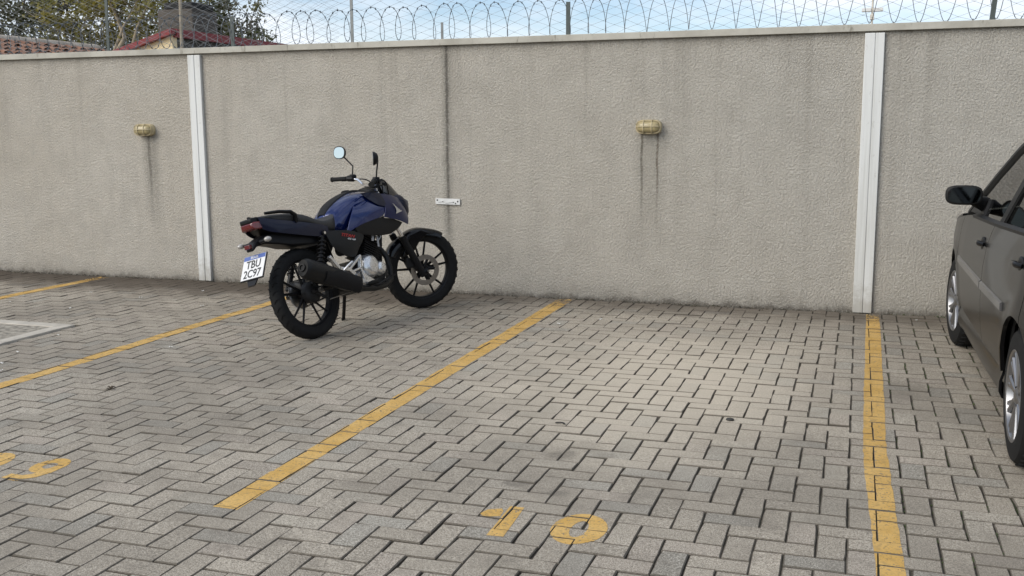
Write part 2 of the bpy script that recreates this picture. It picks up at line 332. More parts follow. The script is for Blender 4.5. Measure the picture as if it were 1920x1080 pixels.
M = dict(
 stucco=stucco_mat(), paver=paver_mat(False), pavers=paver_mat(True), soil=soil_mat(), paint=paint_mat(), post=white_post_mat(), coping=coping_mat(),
 earth=plain('bare_ground', (.16, .13, .09), .95, var=.3, scale=1.5),
 lampbody=plain('cream_lamp_plastic', (.46, .385, .235), .5, var=.22, scale=30), lampglass=plain('yellowed_lamp_lens', (.36, .295, .155), .3, var=.15, scale=25, coat=.3),
 galv=plain('galvanised_steel', (.19, .20, .20), .5, .6, var=.2, scale=20), wire=plain('weathered_wire', (.16, .17, .18), .5, .5),
 netwire=plain('pale_net_wire', (.17, .172, .175), .55, .4),
 greenpost=plain('green_grey_post', (.07, .085, .08), .6, var=.2), brownpost=plain('pale_brown_pole', (.34, .29, .22), .7, var=.2),
 plate=plain('white_enamel_plate', (.66, .66, .64), .45, var=.1, scale=40), hole=plain('dark_hole', (.02, .02, .02), .9),
 # motorcycle
 blue=plain('blue_metallic_paint', (.0025, .013, .092), .20, .5, coat=.9), navy=plain('dark_blue_paint', (.003, .005, .020), .4, 0, coat=.2, spec=.25),
 black=plain('satin_black_plastic', (.007, .007, .008), .42, spec=.22), matt=plain('matt_black_plastic', (.009, .009, .010), .6, bump=.1, bscale=300, spec=.22),
 grey=plain('dark_grey_plastic', (.017, .017, .017), .5, spec=.22), seat=plain('seat_vinyl', (.030, .029, .028), .55, bump=.25, bscale=220),
 rubber=plain('tyre_rubber', (.012, .012, .012), .78, var=.25, scale=14, spec=.22), gloss=plain('gloss_black', (.005, .005, .006), .2, coat=.25, spec=.22),
 muffler=plain('heatproof_black', (.010, .010, .010), .42, var=.15, scale=18, spec=.22), alu=plain('cast_aluminium', (.72, .72, .72), .28, .85, var=.12, scale=25),
 chrome=plain('chrome', (.80, .80, .82), .10, 1.0), steel=plain('brushed_steel', (.30, .29, .28), .35, .95, var=.1),
 engine=plain('engine_black', (.020, .020, .021), .5, .3, var=.2, scale=30, spec=.22), redlens=plain('red_lens', (.10, .004, .006), .16, coat=.8),
 navyblue=plain('deep_navy_paint', (.003, .009, .060), .3, .3, coat=.3, spec=.3),
 darklens=plain('dark_headlight_lens', (.10, .10, .11), .1, coat=1),
 clear=plain('clear_lens', (.40, .38, .35), .15, coat=.8), redtext=plain('red_sticker', (.45, .02, .02), .4), whitetext=plain('white_sticker', (.75, .75, .74), .4),
 silver=plain('silver_emblem', (.60, .60, .60), .25, .8), platewhite=plain('plate_white', (.70, .70, .70), .4), plateblue=plain('plate_blue', (.08, .13, .36), .4), platetext=plain('plate_black', (.02, .02, .02), .5),
 mirror=plain('mirror_glass', (.62, .63, .64), .03, 1.0), smoke=plain('smoked_screen', (.022, .022, .023), .15, coat=.5), spring=plain('spring_black', (.015, .015, .016), .35, .2, spec=.22),
 # car
 car=plain('graphite_metallic', (.009, .009, .0095), .30, .3, coat=.26, spec=.12), trim=plain('black_trim', (.012, .012, .012), .5, spec=.22), inner=plain('dark_underbody', (.006, .006, .006), .9),
 alloy=plain('alloy_wheel', (.27, .27, .28), .32, .9), cloth=plain('grey_cloth', (.035, .035, .037), .9), strip=plain('side_strip', (.11, .11, .112), .3, .3, coat=.4),
 cglass=glass_mat('car_window', (.16, .175, .175), .05), cmirror=plain('tinted_mirror', (.06, .068, .075), .05, 1.0), headlamp=plain('headlamp', (.65, .66, .67), .1, .3, coat=1), tail=plain('car_tail_lamp', (.20, .008, .008), .15, coat=1),
 # behind the wall
 cream=plain('cream_render', (.86, .70, .43), .85, var=.08, scale=1), red=plain('dark_red_paint', (.20, .018, .022), .6, var=.2, scale=3), darkwall=plain('dark_grey_wall', (.060, .057, .048), .9, var=.35, scale=2.2),  # house side wall and roof: very dark, blotchy grey
 tile=plain('clay_tile', (.235, .120, .075), .85, var=.4, scale=9), tileridge=plain('mortar_ridge', (.36, .31, .25), .9, var=.3, scale=6), chimney=plain('sooty_brick', (.085, .072, .060), .9, var=.3, scale=4),
 bark=plain('bark', (.09, .07, .05), .9, var=.3, scale=6), paletrunk=plain('pale_bark', (.36, .29, .20), .85, var=.2, scale=8),
 leafdark=leaf_mat('dark_leaves', (.075, .085, .038), (.15, .14, .06)), leafyel=leaf_mat('yellow_green_leaves', (.40, .33, .075), (.22, .22, .06)), leafmid=leaf_mat('olive_leaves', (.11, .125, .045), (.2, .185, .06)),
 mast=plain('white_mast', (.70, .70, .68), .5), lampwarm=plain('floodlight_body', (.60, .56, .48), .4),
 slab=plain('worn_slab_concrete', (.29, .262, .215), .95, var=.5, scale=26, bump=.8, bscale=60), slabedge=plain('pale_slab_border', (.48, .44, .375), .85, var=.15, scale=10, bump=.3, bscale=70),
 moss=plain('joint_moss', (.050, .066, .022), .95, var=.4, scale=20),
 leafdry=plain('dry_leaf', (.07, .05, .03), .8), petal=plain('pale_petal', (.75, .73, .68), .7), capdark=plain('dark_cap', (.03, .028, .025), .6), weed=plain('weed_green', (.06, .075, .025), .7),
)

# ================================================================== SETTING
# ---- ground far behind and around
g = MB(); g.add([(-400, -400, -.06), (400, -400, -.06), (400, 600, -.06), (-400, 600, -.06)], [(0, 1, 2, 3)])
tag(g.build('ground', M['earth'], smooth=0), kind='structure')

# ---- paving: herringbone of rectangular concrete pavers, laid square to the wall
MX, MY, GX0, GY0 = .0989, .0997, .1181, -1.3445
paving = MB(); paving.add([(-16, -16, -.009), (9, -16, -.009), (9, .02, -.009), (-16, .02, -.009)], [(0, 1, 2, 3)])
paving = tag(paving.build('paving', M['soil'], smooth=0), kind='structure')
SLAB = (-6.6, -5.33, -2.97, -2.19)
def brick_ring(L_, W_, rr):
    """plan outline of a paver, long side along x, a little chipped"""
    a, b = L_/2, W_/2; j = lambda s=.0014: rr.uniform(-s, s)
    return [(-a+j(), -b+j()), (-a*.3+j(.01), -b+j()), (a*.4+j(.01), -b+j()), (a+j(), -b+j()), (a+j(), b+j()), (a*.35+j(.01), b+j()), (-a*.4+j(.01), b+j()), (-a+j(), b+j())]
def inset(ring, d):
    out = []
    for x, y in ring: out.append((x-math.copysign(d, x) if abs(x) > .05 else x, y-math.copysign(d, y)))
    return out
variants = []
rv = random.Random(3)
for gapx in (0, 1):
    vs_ = []
    for i in range(14):
        L_ = .1956; W_ = (.0964 if not gapx else .0952)+rv.uniform(-.0016, .0010)
        r0 = brick_ring(L_, W_, rv)
        for q in (0, 3, 4, 7):
            if rv.random() < .15: f_ = rv.uniform(.955, .98); r0[q] = (r0[q][0]*f_, r0[q][1]*rv.uniform(.90, .96))
        ch = rv.uniform(.0032, .0048)
        vs_.append((r0, [(x*.999, y*.999) for x, y in r0], inset(r0, ch*.35), inset(r0, ch), ch))
    variants.append(vs_)
def brick_geo(v):
    r0, r1, r2, r3, ch = v; vs = [(x, y, -.045) for x, y in r0]+[(x, y, -ch) for x, y in r1]+[(x, y, 0) for x, y in r3]; n = 8; fs = []
    for lv in range(2):
        for i in range(n): fs.append((lv*n+i, lv*n+(i+1) % n, (lv+1)*n+(i+1) % n, (lv+1)*n+i))
    fs.append(tuple(range(2*n, 3*n))); return vs, fs
vmesh = []
for vs_ in variants:
    row = []
    for v in vs_:
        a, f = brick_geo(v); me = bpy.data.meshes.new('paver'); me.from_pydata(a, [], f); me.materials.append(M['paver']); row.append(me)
    vmesh.append(row)
bricks = []        # cx, cy, angle, tilt x, tilt y, dz, wide-gap flag, variant, colour
rb = random.Random(11)
def tone():
    t_ = rb.gauss(1.0, .06); h = rb.random(); base = (.440, .385, .308)
    if h < .10: base = (.375, .345, .290)
    elif h < .22: base = (.435, .376, .306)
    elif h < .34: base = (.455, .405, .328)
    return tuple(max(.08, c*t_) for c in base)+(1,)
for j in range(-128, 40):
    for c in range(-16, 60):
        x0 = GX0+MX*j; y1 = GY0-MY*c
        if x0 < -11 or x0 > 3.6 or y1 < -7.3: continue
        if (c-j) % 4 == 0:   cx, cy, ang = x0, y1-MY/2, 0.0            # header across boundary j, row c
        elif (c-j) % 4 == 2: cx, cy, ang = x0+MX/2, y1-MY, math.pi/2    # upright brick, rows c and c+1
        else: continue
        if cy > -.045: continue
        if SLAB[0] < cx < SLAB[1] and SLAB[2] < cy < SLAB[3]: continue
        und = .0025*math.sin(cx*2.1+1)*math.cos(cy*1.7)
        bricks.append((cx+rb.uniform(-.0013, .0013), cy+rb.uniform(-.0012, .0012), ang+rb.gauss(0, .008), rb.gauss(0, .0048), rb.gauss(0, .0048), und+rb.gauss(0, .0013)-(rb.uniform(.001, .0025) if rb.random() < .06 else 0), 1 if (cx > -1.6 and cy < -2.7) or cx > -.3 else 0, rb.randrange(14), tone()))
def brick_matrix(b):
    return Matrix.Translation((b[0], b[1], b[5])) @ Matrix.Rotation(b[3], 4, 'X') @ Matrix.Rotation(b[4], 4, 'Y') @ Matrix.Rotation(b[2], 4, 'Z')
score = []
for i, b in enumerate(bricks):
    x, y, z = project((b[0], b[1], 0)) if (b[1] > -7.2) else (-1, -1, 1)
    inside = z > .3 and 15 < x < 1905 and 15 < y < 1070
    score.append(((y-270)/(z*z) if inside else -1, i))
best = set(i for s_, i in sorted(score, reverse=True)[:300])
fv = []; ff = []; tones = []
for i, b in enumerate(bricks):
    mt = brick_matrix(b)
    if i in best:
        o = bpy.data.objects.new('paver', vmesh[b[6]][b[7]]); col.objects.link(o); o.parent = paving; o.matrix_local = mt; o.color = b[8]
    else:
        a, f = brick_geo(variants[b[6]][b[7]]); k = len(fv); fv += [tuple(mt @ Vector(p)) for p in a]; ff += [tuple(q+k for q in fc) for fc in f]; tones += [b[8]]*len(a)
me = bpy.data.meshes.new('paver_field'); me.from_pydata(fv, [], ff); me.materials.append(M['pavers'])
at = me.attributes.new('tone', 'FLOAT_COLOR', 'POINT'); at.data.foreach_set('color', np.array(tones, 'f').ravel())
pf = bpy.data.objects.new('paver_field', me); col.objects.link(pf); pf.parent = paving; pf['kind'] = 'stuff'

# ---- yellow paint, lying on each paver it crosses
def clip(poly, quad):
    out = poly
    for i in range(4):
        a, b = quad[i], quad[(i+1) % 4]; inp = out; out = []
        if not inp: break
        side = lambda p: (b[0]-a[0])*(p[1]-a[1])-(b[1]-a[1])*(p[0]-a[0])
        for q in range(len(inp)):
            P, Q = inp[q-1], inp[q]; sp, sq = side(P), side(Q)
            if sq >= 0:
                if sp < 0: t_ = sp/(sp-sq); out.append((P[0]+(Q[0]-P[0])*t_, P[1]+(Q[1]-P[1])*t_))
                out.append(Q)
            elif sp >= 0: t_ = sp/(sp-sq); out.append((P[0]+(Q[0]-P[0])*t_, P[1]+(Q[1]-P[1])*t_))
    return out
def ccw(p): return p if sum(p[i-1][0]*p[i][1]-p[i][0]*p[i-1][1] for i in range(len(p))) > 0 else p[::-1]
quads = []
for b in bricks:
    mt = brick_matrix(b); a, w_ = .1956/2-.0012, (.0952 if b[6] else .0964)/2-.0014
    quads.append(([tuple((mt @ Vector((sx*a, sy*w_, 0)))[:2]) for sx, sy in ((-1, -1), (1, -1), (1, 1), (-1, 1))], mt, mt.inverted(), b[0], b[1]))
def painted(name, polys, label, cat, group=None, lift=.0011, parent=None):
    m = MB()
    for pi_, P in enumerate(polys):
        lf_ = lift+.00025*max(0, pi_-27) if name == 'digit' else lift; P = ccw(P); xs = [p[0] for p in P]; ys = [p[1] for p in P]
        for q, mt, inv, bx, by in quads:
            if bx < min(xs)-.12 or bx > max(xs)+.12 or by < min(ys)-.12 or by > max(ys)+.12: continue
            c_ = clip(P, ccw(q))
            if len(c_) < 3: continue
            pts = []
            for x, y in c_:
                z = mt.translation.z; nrm = mt.to_3x3() @ Vector((0, 0, 1)); z = mt.translation.z-((x-mt.translation.x)*nrm.x+(y-mt.translation.y)*nrm.y)/nrm.z
                pts.append((x, y, z+lf_))
            m.add(pts, [tuple(range(len(pts)))])
    o = m.build(name, M['paint'], parent, smooth=0); return tag(o, label, cat, group)
def strip(l, r):
    rr = random.Random(len(l)*7+int(abs(l[0][0])*100)); ys = [p[1] for p in l]; n = int((ys[0]-ys[-1])/.06); L2 = []; R2 = []
    for i in range(n+1):
        y = ys[0]+(ys[-1]-ys[0])*i/n; f = lambda P: float(np.interp(-y, [-p[1] for p in P], [p[0] for p in P]))
        L2.append((f(l)+rr.gauss(0, .0012), y)); R2.append((f(r)+rr.gauss(0, .0012), y))
    return [[L2[i], R2[i], R2[i+1], L2[i+1]] for i in range(n)]
LG = 'yellow parking bay lines'
painted('parking_line', strip([(.105, -.085), (.096, -.907), (.088, -1.878), (.081, -2.513), (.075, -3.467), (.078, -3.764), (.095, -4.257), (.113, -4.85), (.128, -5.6), (.14, -6.4)],
                              [(.196, -.06), (.195, -.876), (.186, -1.848), (.182, -2.482), (.172, -3.436), (.178, -3.733), (.188, -4.227), (.2, -4.81), (.215, -5.6), (.227, -6.4)]),
        'slightly crooked yellow parking line running up to the right white post beside the car', 'parking line', LG)
painted('parking_line', strip([(-2.3, -.07), (-2.282, -2.3), (-2.262, -3.9), (-2.252, -4.952)], [(-2.172, -.06), (-2.168, -2.3), (-2.158, -3.9), (-2.146, -4.952)]),
        'straight yellow parking line between the motorcycle and the number 10', 'parking line', LG)
painted('parking_line', strip([(-4.556, -.25), (-4.538, -1.9), (-4.535, -3.2), (-4.54, -4.95)], [(-4.456, -.25), (-4.438, -1.9), (-4.432, -3.2), (-4.43, -4.95)]),
        'yellow parking line running left past the motorcycle rear wheel', 'parking line', LG)
painted('parking_line', strip([(-6.92, -.07), (-6.91, -1.3), (-6.9, -4.9)], [(-6.8, -.07), (-6.79, -1.3), (-6.78, -4.9)]),
        'short faded yellow parking line at the far left by the wall', 'parking line', LG)
def ring_polys(cx, cy, ax_, ay, bx, by, n=28, rot=0, ox=0, oy=0):
    out = []
    for i in range(n):
        t0, t1 = 2*math.pi*i/n, 2*math.pi*(i+1)/n; f = lambda t_, p, q, dx, dy: (cx+dx+p*math.cos(t_)*math.cos(rot)-q*math.sin(t_)*math.sin(rot), cy+dy+p*math.cos(t_)*math.sin(rot)+q*math.sin(t_)*math.cos(rot))
        out.append([f(t0, ax_, ay, 0, 0), f(t1, ax_, ay, 0, 0), f(t1, bx, by, ox, oy), f(t0, bx, by, ox, oy)])
    return out
n10 = tag(empty('painted_number'), 'yellow painted parking bay number 10 on the pavers', 'painted number')
painted('digit', [[(-1.183, -4.607), (-1.128, -4.604), (-1.112, -4.893), (-1.173, -4.899)], [(-1.264, -4.713), (-1.253, -4.669), (-1.205, -4.640), (-1.192, -4.66), (-1.185, -4.715), (-1.245, -4.738)]], None, None, parent=n10)
painted('digit', ring_polys(-.882, -4.737, .099, .142, .030, .078), None, None, parent=n10)
nine = ring_polys(-3.197, -4.752, .074, .096, .028, .036, rot=.1)
tail9 = [(-3.150, -4.75), (-3.148, -4.83), (-3.163, -4.885), (-3.205, -4.918), (-3.268, -4.912)]
for i in range(len(tail9)-1):
    a, b = Vector(tail9[i]), Vector(tail9[i+1]); d = (b-a).normalized(); n_ = Vector((-d.y, d.x))*.026; a = a-d*.006; b = b+d*.006
    nine.append([tuple(a+n_), tuple(a-n_), tuple(b-n_), tuple(b+n_)])
n09 = tag(empty('painted_number'), 'yellow painted bay number 09, cut off by the left picture edge', 'painted number')
painted('digit', nine, None, None, parent=n09)
painted('digit', ring_polys(-3.497, -4.80, .095, .135, .032, .075), None, None, parent=n09)

# ---- concrete inspection slab at the left
s = empty('concrete_slab', ((SLAB[0]+SLAB[1])/2, (SLAB[2]+SLAB[3])/2, 0)); tag(s, 'rough concrete slab with pale raised border set in the pavers at left', 'slab')
hx, hy = (SLAB[1]-SLAB[0])/2, (SLAB[3]-SLAB[2])/2
m = MB(); m.box(-hx+.10, hx-.10, -hy+.10, hy-.10, -.05, .005); m.build('slab_infill', M['slab'], s, 0)
for nm, b_ in (('long', (-hx, hx, hy-.10, hy)), ('long', (-hx, hx, -hy, -hy+.10)), ('end', (hx-.10, hx, -hy+.1005, hy-.1005)), ('end', (-hx, -hx+.10, -hy+.1005, hy-.1005))):
    m = MB(); m.box(*b_, -.05, .012 if nm == 'long' else .0135); m.build('border_kerb', M['slabedge'], s, 0, bevel=.004)

# ---- boundary wall
WZ = 2.078
wall = empty('boundary_wall', (0, 0, 0)); tag(wall, 'long grey-beige textured stucco wall with white posts and pale coping', 'wall')
for x0, x1 in ((-17, -3.2905), (-3.2895, 9)):
    m = MB(); m.box(x0, x1, 0, .16, -.05, WZ); m.build('stucco_panel', M['stucco'], wall, 0, bevel=.0015)
xs = [-17, -10.2, -4.77, 2.6, 9]
for a, b_ in zip(xs[:-1], xs[1:]):
    m = MB(); dz = rnd.uniform(-.001, .001); m.box(a+.0004, b_-.0004, -.032, .19, WZ+.001+dz, WZ+.052+dz); m.build('coping_stone', M['coping'], wall, 0, bevel=.003)
def pilaster(x0, x1):
    p = empty('pilaster', (0, 0, 0)); p.parent = wall; mid = (x0+x1)/2+.004
    for a, b_, d in ((x0, mid-.0012, .034), (mid+.0012, x1, .031)):
        m = MB(); m.box(a, b_, -d, .002, .004, WZ-.012); m.build('post_strip', M['post'], p, 0, bevel=.004)
    m = MB(); m.box(mid-.003, mid+.003, -.026, .001, .006, WZ-.014); m.build('groove', M['post'], p, 0)
pilaster(-5.806, -5.676); pilaster(.006, .142); pilaster(-11.9, -11.77); pilaster(5.6, 5.73)
m = MB(); rr = random.Random(5)
for i in range(900):                                   # crumbs of soil swept against the foot of the wall
    x = rr.uniform(-9.5, 2.5); y = -abs(rr.gauss(0, .035))-.004; s_ = rr.uniform(.003, .012)
    if abs(x+5.74) < .08 or abs(x-.074) < .08: y -= .034
    m.add([(x-s_, y-s_, .0), (x+s_, y-s_*.6, .0), (x+s_*.7, y+s_, .0), (x-s_*.6, y+s_*.8, .0), (x, y, s_*.9)], [(0, 1, 4), (1, 2, 4), (2, 3, 4), (3, 0, 4)])
tag(m.build('soil_crumbs', M['soil'], None, 0), 'dark soil crumbs swept along the foot of the stucco wall', 'soil', kind='stuff')

# ================================================================== THINGS ON THE WALL
def bulkhead(x, z, label):
    o = empty('wall_lamp', (x, -.001, z)); tag(o, label, 'lamp', 'caged bulkhead lamps on the stucco wall')
    def oval(sx, sz, y, n=28): return [(sx*math.copysign(abs(math.cos(t_))**.5, math.cos(t_)), y, sz*math.copysign(abs(math.sin(t_))**.65, math.sin(t_))) for t_ in (2*math.pi*i/n for i in range(n))]
    m = MB(); m.grid([oval(.100, .056, 0), oval(.100, .056, -.030), oval(.094, .050, -.040)], cu=True, cap=True); m.build('lamp_base', M['lampbody'], o, 50)
    m = MB(); m.grid([oval(.090, .046, -.036), oval(.089, .045, -.055), oval(.078, .036, -.078), oval(.05, .02, -.088)], cu=True, cap=True); m.build('lens', M['lampglass'], o, 60)
    cg = MB(); cg.tube(oval(.095, .050, -.058), .0042, 6, closed=True); cg.tube([(-.095, -.042, .004), (-.09, -.066, .004), (-.07, -.09, .004), (0, -.094, .004), (.07, -.09, .004), (.09, -.066, .004), (.095, -.042, .004)], .004, 6)
    cage = cg.build('cage', M['lampbody'], o, 60)
    for xx in (-.036, .030):
        m = MB(); m.tube([(xx, -.04, .053), (xx, -.066, .05), (xx, -.088, .03), (xx, -.094, 0), (xx, -.088, -.03), (xx, -.066, -.05), (xx, -.04, -.053)], .0042, 6); m.build('cage_bar', M['lampbody'], cage, 60)
bulkhead(-6.318, 1.400, 'cream caged wall lamp left of the left white post')
bulkhead(-1.572, 1.402, 'cream caged wall lamp above two dark stain runs, mid wall')
o = empty('mounting_plate', (-3.292, 0, .784)); tag(o, 'small white metal mounting plate with holes across the dark wall joint', 'plate')
m = MB(); m.prism([(-.112, -.004, -.022), (.112, -.004, -.027), (.112, -.004, .024), (-.112, -.004, .027)], (0, -.010, 0)); m.build('plate', M['plate'], o, 0, bevel=.002)
for x, z, r_ in ((-.094, .012, .007), (.092, .002, .007), (.072, -.014, .006), (-.045, .0, .004), (.055, -.006, .0045)):
    m = MB(); m.lathe([(0, -.0016), (r_, -.0012), (r_, 0)], (x, -.0142, z), (0, 1, 0), 10); m.build('screw_hole', M['hole'], o, 50)
m = MB(); m.tube([(-.085, -.0148, -.006), (-.05, -.0148, -.003), (-.03, -.0148, -.004)], .0014, 5); m.tube([(-.02, -.0148, -.014), (.02, -.0148, -.010), (.055, -.0148, -.006)], .0014, 5); m.build('scratch', M['hole'], o, 50)

# ---- fence on the wall
PG = 'steel posts of the fence on the wall'
def fpost(x, z1, w_, mat, label, lean=0, rnd_=False, y=.085):
    m = MB()
    if rnd_: m.tube([(0, 0, 0), (lean*.5, 0, (z1-2.13)*.5), (lean, 0, z1-2.13)], w_/2, 8)
    else: m.prism([(-w_/2, -.018, 0), (w_/2, -.018, 0), (w_/2, -.010, 0), (-w_/2+.006, -.010, 0), (-w_/2+.006, .018, 0), (-w_/2, .018, 0)], (lean, 0, z1-2.13))
    o = m.build('fence_post', mat, None, 40); o.location = (x, y, 2.13); return tag(o, label, 'post', PG)
fpost(-6.75, 3.30, .030, M['greenpost'], 'tall dark post on the wall in front of the yellow-green tree', .02)
fpost(-5.99, 3.35, .030, M['brownpost'], 'tall thin pale brown pole on the wall near the red gable', .03, True, .15)
fpost(-5.387, 2.405, .036, M['greenpost'], 'short thick green-grey post on the wall below the sparse branches')
fpost(-4.190, 3.30, .026, M['galv'], 'tall thin grey post on the wall above the motorcycle')
fpost(-3.352, 2.275, .020, M['galv'], 'shortest thin post on the wall, above the dark wall joint')
fpost(-2.259, 2.395, .034, M['greenpost'], 'short thick grey post on the wall, right of the motorcycle')
fpost(.853, 3.30, .032, M['greenpost'], 'leaning dark grey post on the wall at the far right', .09)
def net(x0, x1, z0, z1, w_, h_, r_, y, seed):
    m = MB(); rr = random.Random(seed); nx = int((x1-x0)/w_); nzv = int((z1-z0)/h_)
    sag = lambda x: .012*math.sin(x*1.9)+.008*math.sin(x*4.3+1)
    P = {}
    def pt(i, k):
        if (i, k) not in P:
            x = x0+i*w_/2+rr.gauss(0, w_*.035); P[i, k] = Vector((x, y+rr.gauss(0, .004), z0+k*h_/2+sag(x)*min(1, k/4)+rr.gauss(0, h_*.05)))
        return P[i, k]
    for i in range(2*nx):
        for k in range(2*nzv):
            if (i+k) % 2 == 0:
                for dk in (1, -1):
                    if 0 <= k+dk <= 2*nzv: m.tube([pt(i, k), pt(i+1, k+dk)], r_, 3, cap=False)
    return m, P
m, P = net(-9.5, 3.0, 2.135, 3.25, .186, .068, .0011, .07, 2)
for (i, k), p in P.items():
    if (i+k) % 2 == 0: m.ell(p, (.0032, .0026, .0032), 5, 3)
tag(m.build('wire_mesh_fence', M['wire'], None, 0), 'wide diamond wire mesh stretched above the wall coping', 'wire fence')
m, P = net(-9.5, -4.35, 2.14, 3.2, .105, .05, .0008, .135, 4)
tag(m.build('wire_netting', M['netwire'], None, 0), 'finer wire netting on the left part of the wall', 'wire netting')
m = MB(); pts = []; rr = random.Random(8); TURN = 36; pitch = .165
nturn = 34+int((2.9+9.4-34*.125)/pitch)
jit = [rr.uniform(-.035, .035) for _ in range(nturn+2)]; jr = [rr.uniform(-.014, .010) for _ in range(nturn+2)]
for i in range(nturn*TURN):
    u = i/TURN; k = min(int(u), nturn); f = u-k; jx = jit[k]*(1-f)+jit[k+1]*f; r_ = .142+jr[k]*(1-f)+jr[k+1]*f; a = 2*math.pi*u
    pts.append(Vector((-9.4+(u*.125 if u < 34 else 34*.125+(u-34)*pitch)+jx, .045+r_*.86*math.sin(a), 2.277+r_*math.cos(a))))
m.tube(pts, .0025, 5)
for i in range(2, len(pts)-2, 3):
    t_ = (pts[i+1]-pts[i-1]).normalized(); rad = (pts[i]-Vector((pts[i].x, .045, 2.277))).normalized(); n_ = t_.cross(rad); p = pts[i]
    m.add([p-t_*.015, p-t_*.003+rad*.0095, p+t_*.003+rad*.0095, p+t_*.015, p+t_*.003-rad*.0095, p-t_*.003-rad*.0095, p+n_*.0012, p-n_*.0012], [(0, 1, 6), (1, 2, 6), (2, 3, 6), (3, 4, 6), (4, 5, 6), (5, 0, 6), (1, 0, 7), (2, 1, 7), (3, 2, 7), (4, 3, 7), (5, 4, 7), (0, 5, 7)])
tag(m.build('razor_wire', M['wire'], None, 0), 'coil of razor wire running along the top of the wall', 'razor wire')
# ================================================================== MOTORCYCLE
# local frame: x forward, y left, z up, origin under the rear axle; the machine leans left onto its side stand
BM = Matrix(((.20989, -.94415, -.25401), (.97772, .20387, .05009), (.0045, -.25886, .9659)))
bike = empty('motorcycle', (-3.4328, -2.0631, .0025)); bike.rotation_euler = BM.to_euler()
tag(bike, 'dark blue motorcycle with black wheels leaning on its side stand by the wall', 'motorcycle')
WB = 1.315; rk = R(25.5)
sax = Vector((-math.sin(rk), 0, math.cos(rk))); sp0 = Vector((WB+.088, 0, 0))
STEER = Matrix.Translation(sp0) @ Matrix.Rotation(-.56, 4, sax) @ Matrix.Translation(-sp0)

def tyre_mesh(Rr, wd, seed):
    m = MB(); prof = []; hgt = .078
    for i in range(15):
        a = math.pi*(-1.15+2.3*i/14)/2*1.0; r_ = Rr-hgt*.52+hgt*.52*math.cos(a*1.0); prof.append((r_, wd/2*math.sin(a)*1.0))
    prof = [(Rr-hgt, -wd*.36)]+[(Rr-hgt*.62, -wd*.47)]+prof[2:13]+[(Rr-hgt*.62, wd*.47), (Rr-hgt, wd*.36)]
    m.lathe(prof, (0, 0, 0), (0, 1, 0), 56, closed=True)
    n = 34
    for k in range(n):                                   # raised slanted tread bars
        for sgn in (-1, 1):
            a0 = 2*math.pi*(k+(.5 if sgn > 0 else 0))/n; pts = []
            for (da, al) in ((0, .10), (.06, .42), (.075, .78)):
                aa = a0+da*1.2; ph = al*1.35; r_ = Rr-hgt*.52+hgt*.52*math.cos(ph)+.0012; y_ = sgn*wd/2*math.sin(ph)
                pts.append((r_*math.sin(aa), y_, r_*math.cos(aa)))
            m.tube(pts, [.0012, .0018, .0012], 4, flat=3.5)
    return m
def rim_mesh(rs=.226, wd=.058, spokes=5, hubr=.036, hubw=.07, ys=.0):
    m = MB(); m.lathe([(rs-.003, -wd/2), (rs+.006, -wd/2-.003), (rs+.004, -wd/2+.008), (rs-.018, -wd*.28), (rs-.020, wd*.28), (rs+.004, wd/2-.008), (rs+.006, wd/2+.003), (rs-.003, wd/2), (rs-.014, wd*.33), (rs-.014, -wd*.33)][:8]+[(rs-.012, wd*.3), (rs-.012, -wd*.3)], n=56, closed=True)
    m.lathe([(.012, -hubw/2), (hubr, -hubw/2), (hubr, hubw/2), (.012, hubw/2)], n=24, closed=True)
    for k in range(spokes):
        for da in (-.17, .17):
            a = 2*math.pi*k/spokes; b_ = a+da*1.25
            p0 = Vector((hubr*.8*math.sin(a+da*.5), 0, hubr*.8*math.cos(a+da*.5))); p1 = Vector(((rs-.016)*math.sin(b_), 0, (rs-.016)*math.cos(b_)))
            m.tube([p0, p0.lerp(p1, .5), p1], [.016, .0095, .0085], 6, flat=.75)
    return m
TW = Matrix.Translation((0, 0, .31))
rw = rim_mesh(.234).build('rear_wheel', M['black'], bike, 40, tf=TW)
tyre_mesh(.311, .096, 1).build('tyre', M['rubber'], rw, 40, tf=TW)
m = MB(); m.lathe([(.012, .052), (.062, .052), (.088, .056), (.092, .059), (.088, .062), (.062, .064), (.012, .064)], n=40, closed=True)
for k in range(42):
    a = 2*math.pi*k/42; m.box(-.0022, .0022, .0565, .0615, .090, .099); s_ = Matrix.Rotation(a, 3, 'Y'); m.v[-8:] = [tuple(s_ @ Vector(p)) for p in m.v[-8:]]
m.build('sprocket', M['steel'], rw, 40, tf=TW)
m = MB(); m.lathe([(0, -.098), (.03, -.097), (.062, -.088), (.074, -.074), (.076, -.035), (.06, -.03), (.01, -.03)], n=36); m.build('brake_drum', M['engine'], rw, 35, tf=TW)
m = MB(); m.tube([(-.02, -.098, .36), (-.005, -.105, .385), (.02, -.108, .395)], [.013, .012, .010], 8); m.tube([(-.012, -.104, .31), (.05, -.112, .262), (.10, -.112, .235)], [.016, .011, .008], 8, flat=.6); m.build('brake_arm', M['engine'], bike, 40)
m = MB(); m.tube([(.10, -.112, .235), (.28, -.12, .25), (.45, -.13, .27)], .0042, 6); m.build('brake_rod', M['steel'], bike, 40)
m = MB(); m.tube([(0, -.15, .31), (0, .15, .31)], .011, 10); m.tube([(0, -.155, .31), (0, -.135, .31)], .017, 6); m.build('rear_axle', M['steel'], bike, 40)
for sy in (-1, 1):
    m = MB(); m.tube([(.52, sy*.085, .335), (.35, sy*.105, .33), (.12, sy*.118, .318), (-.05, sy*.122, .31)], [.022, .021, .019, .014], 8, flat=1.0); m.build('swingarm_tube', M['black'], bike, 40)
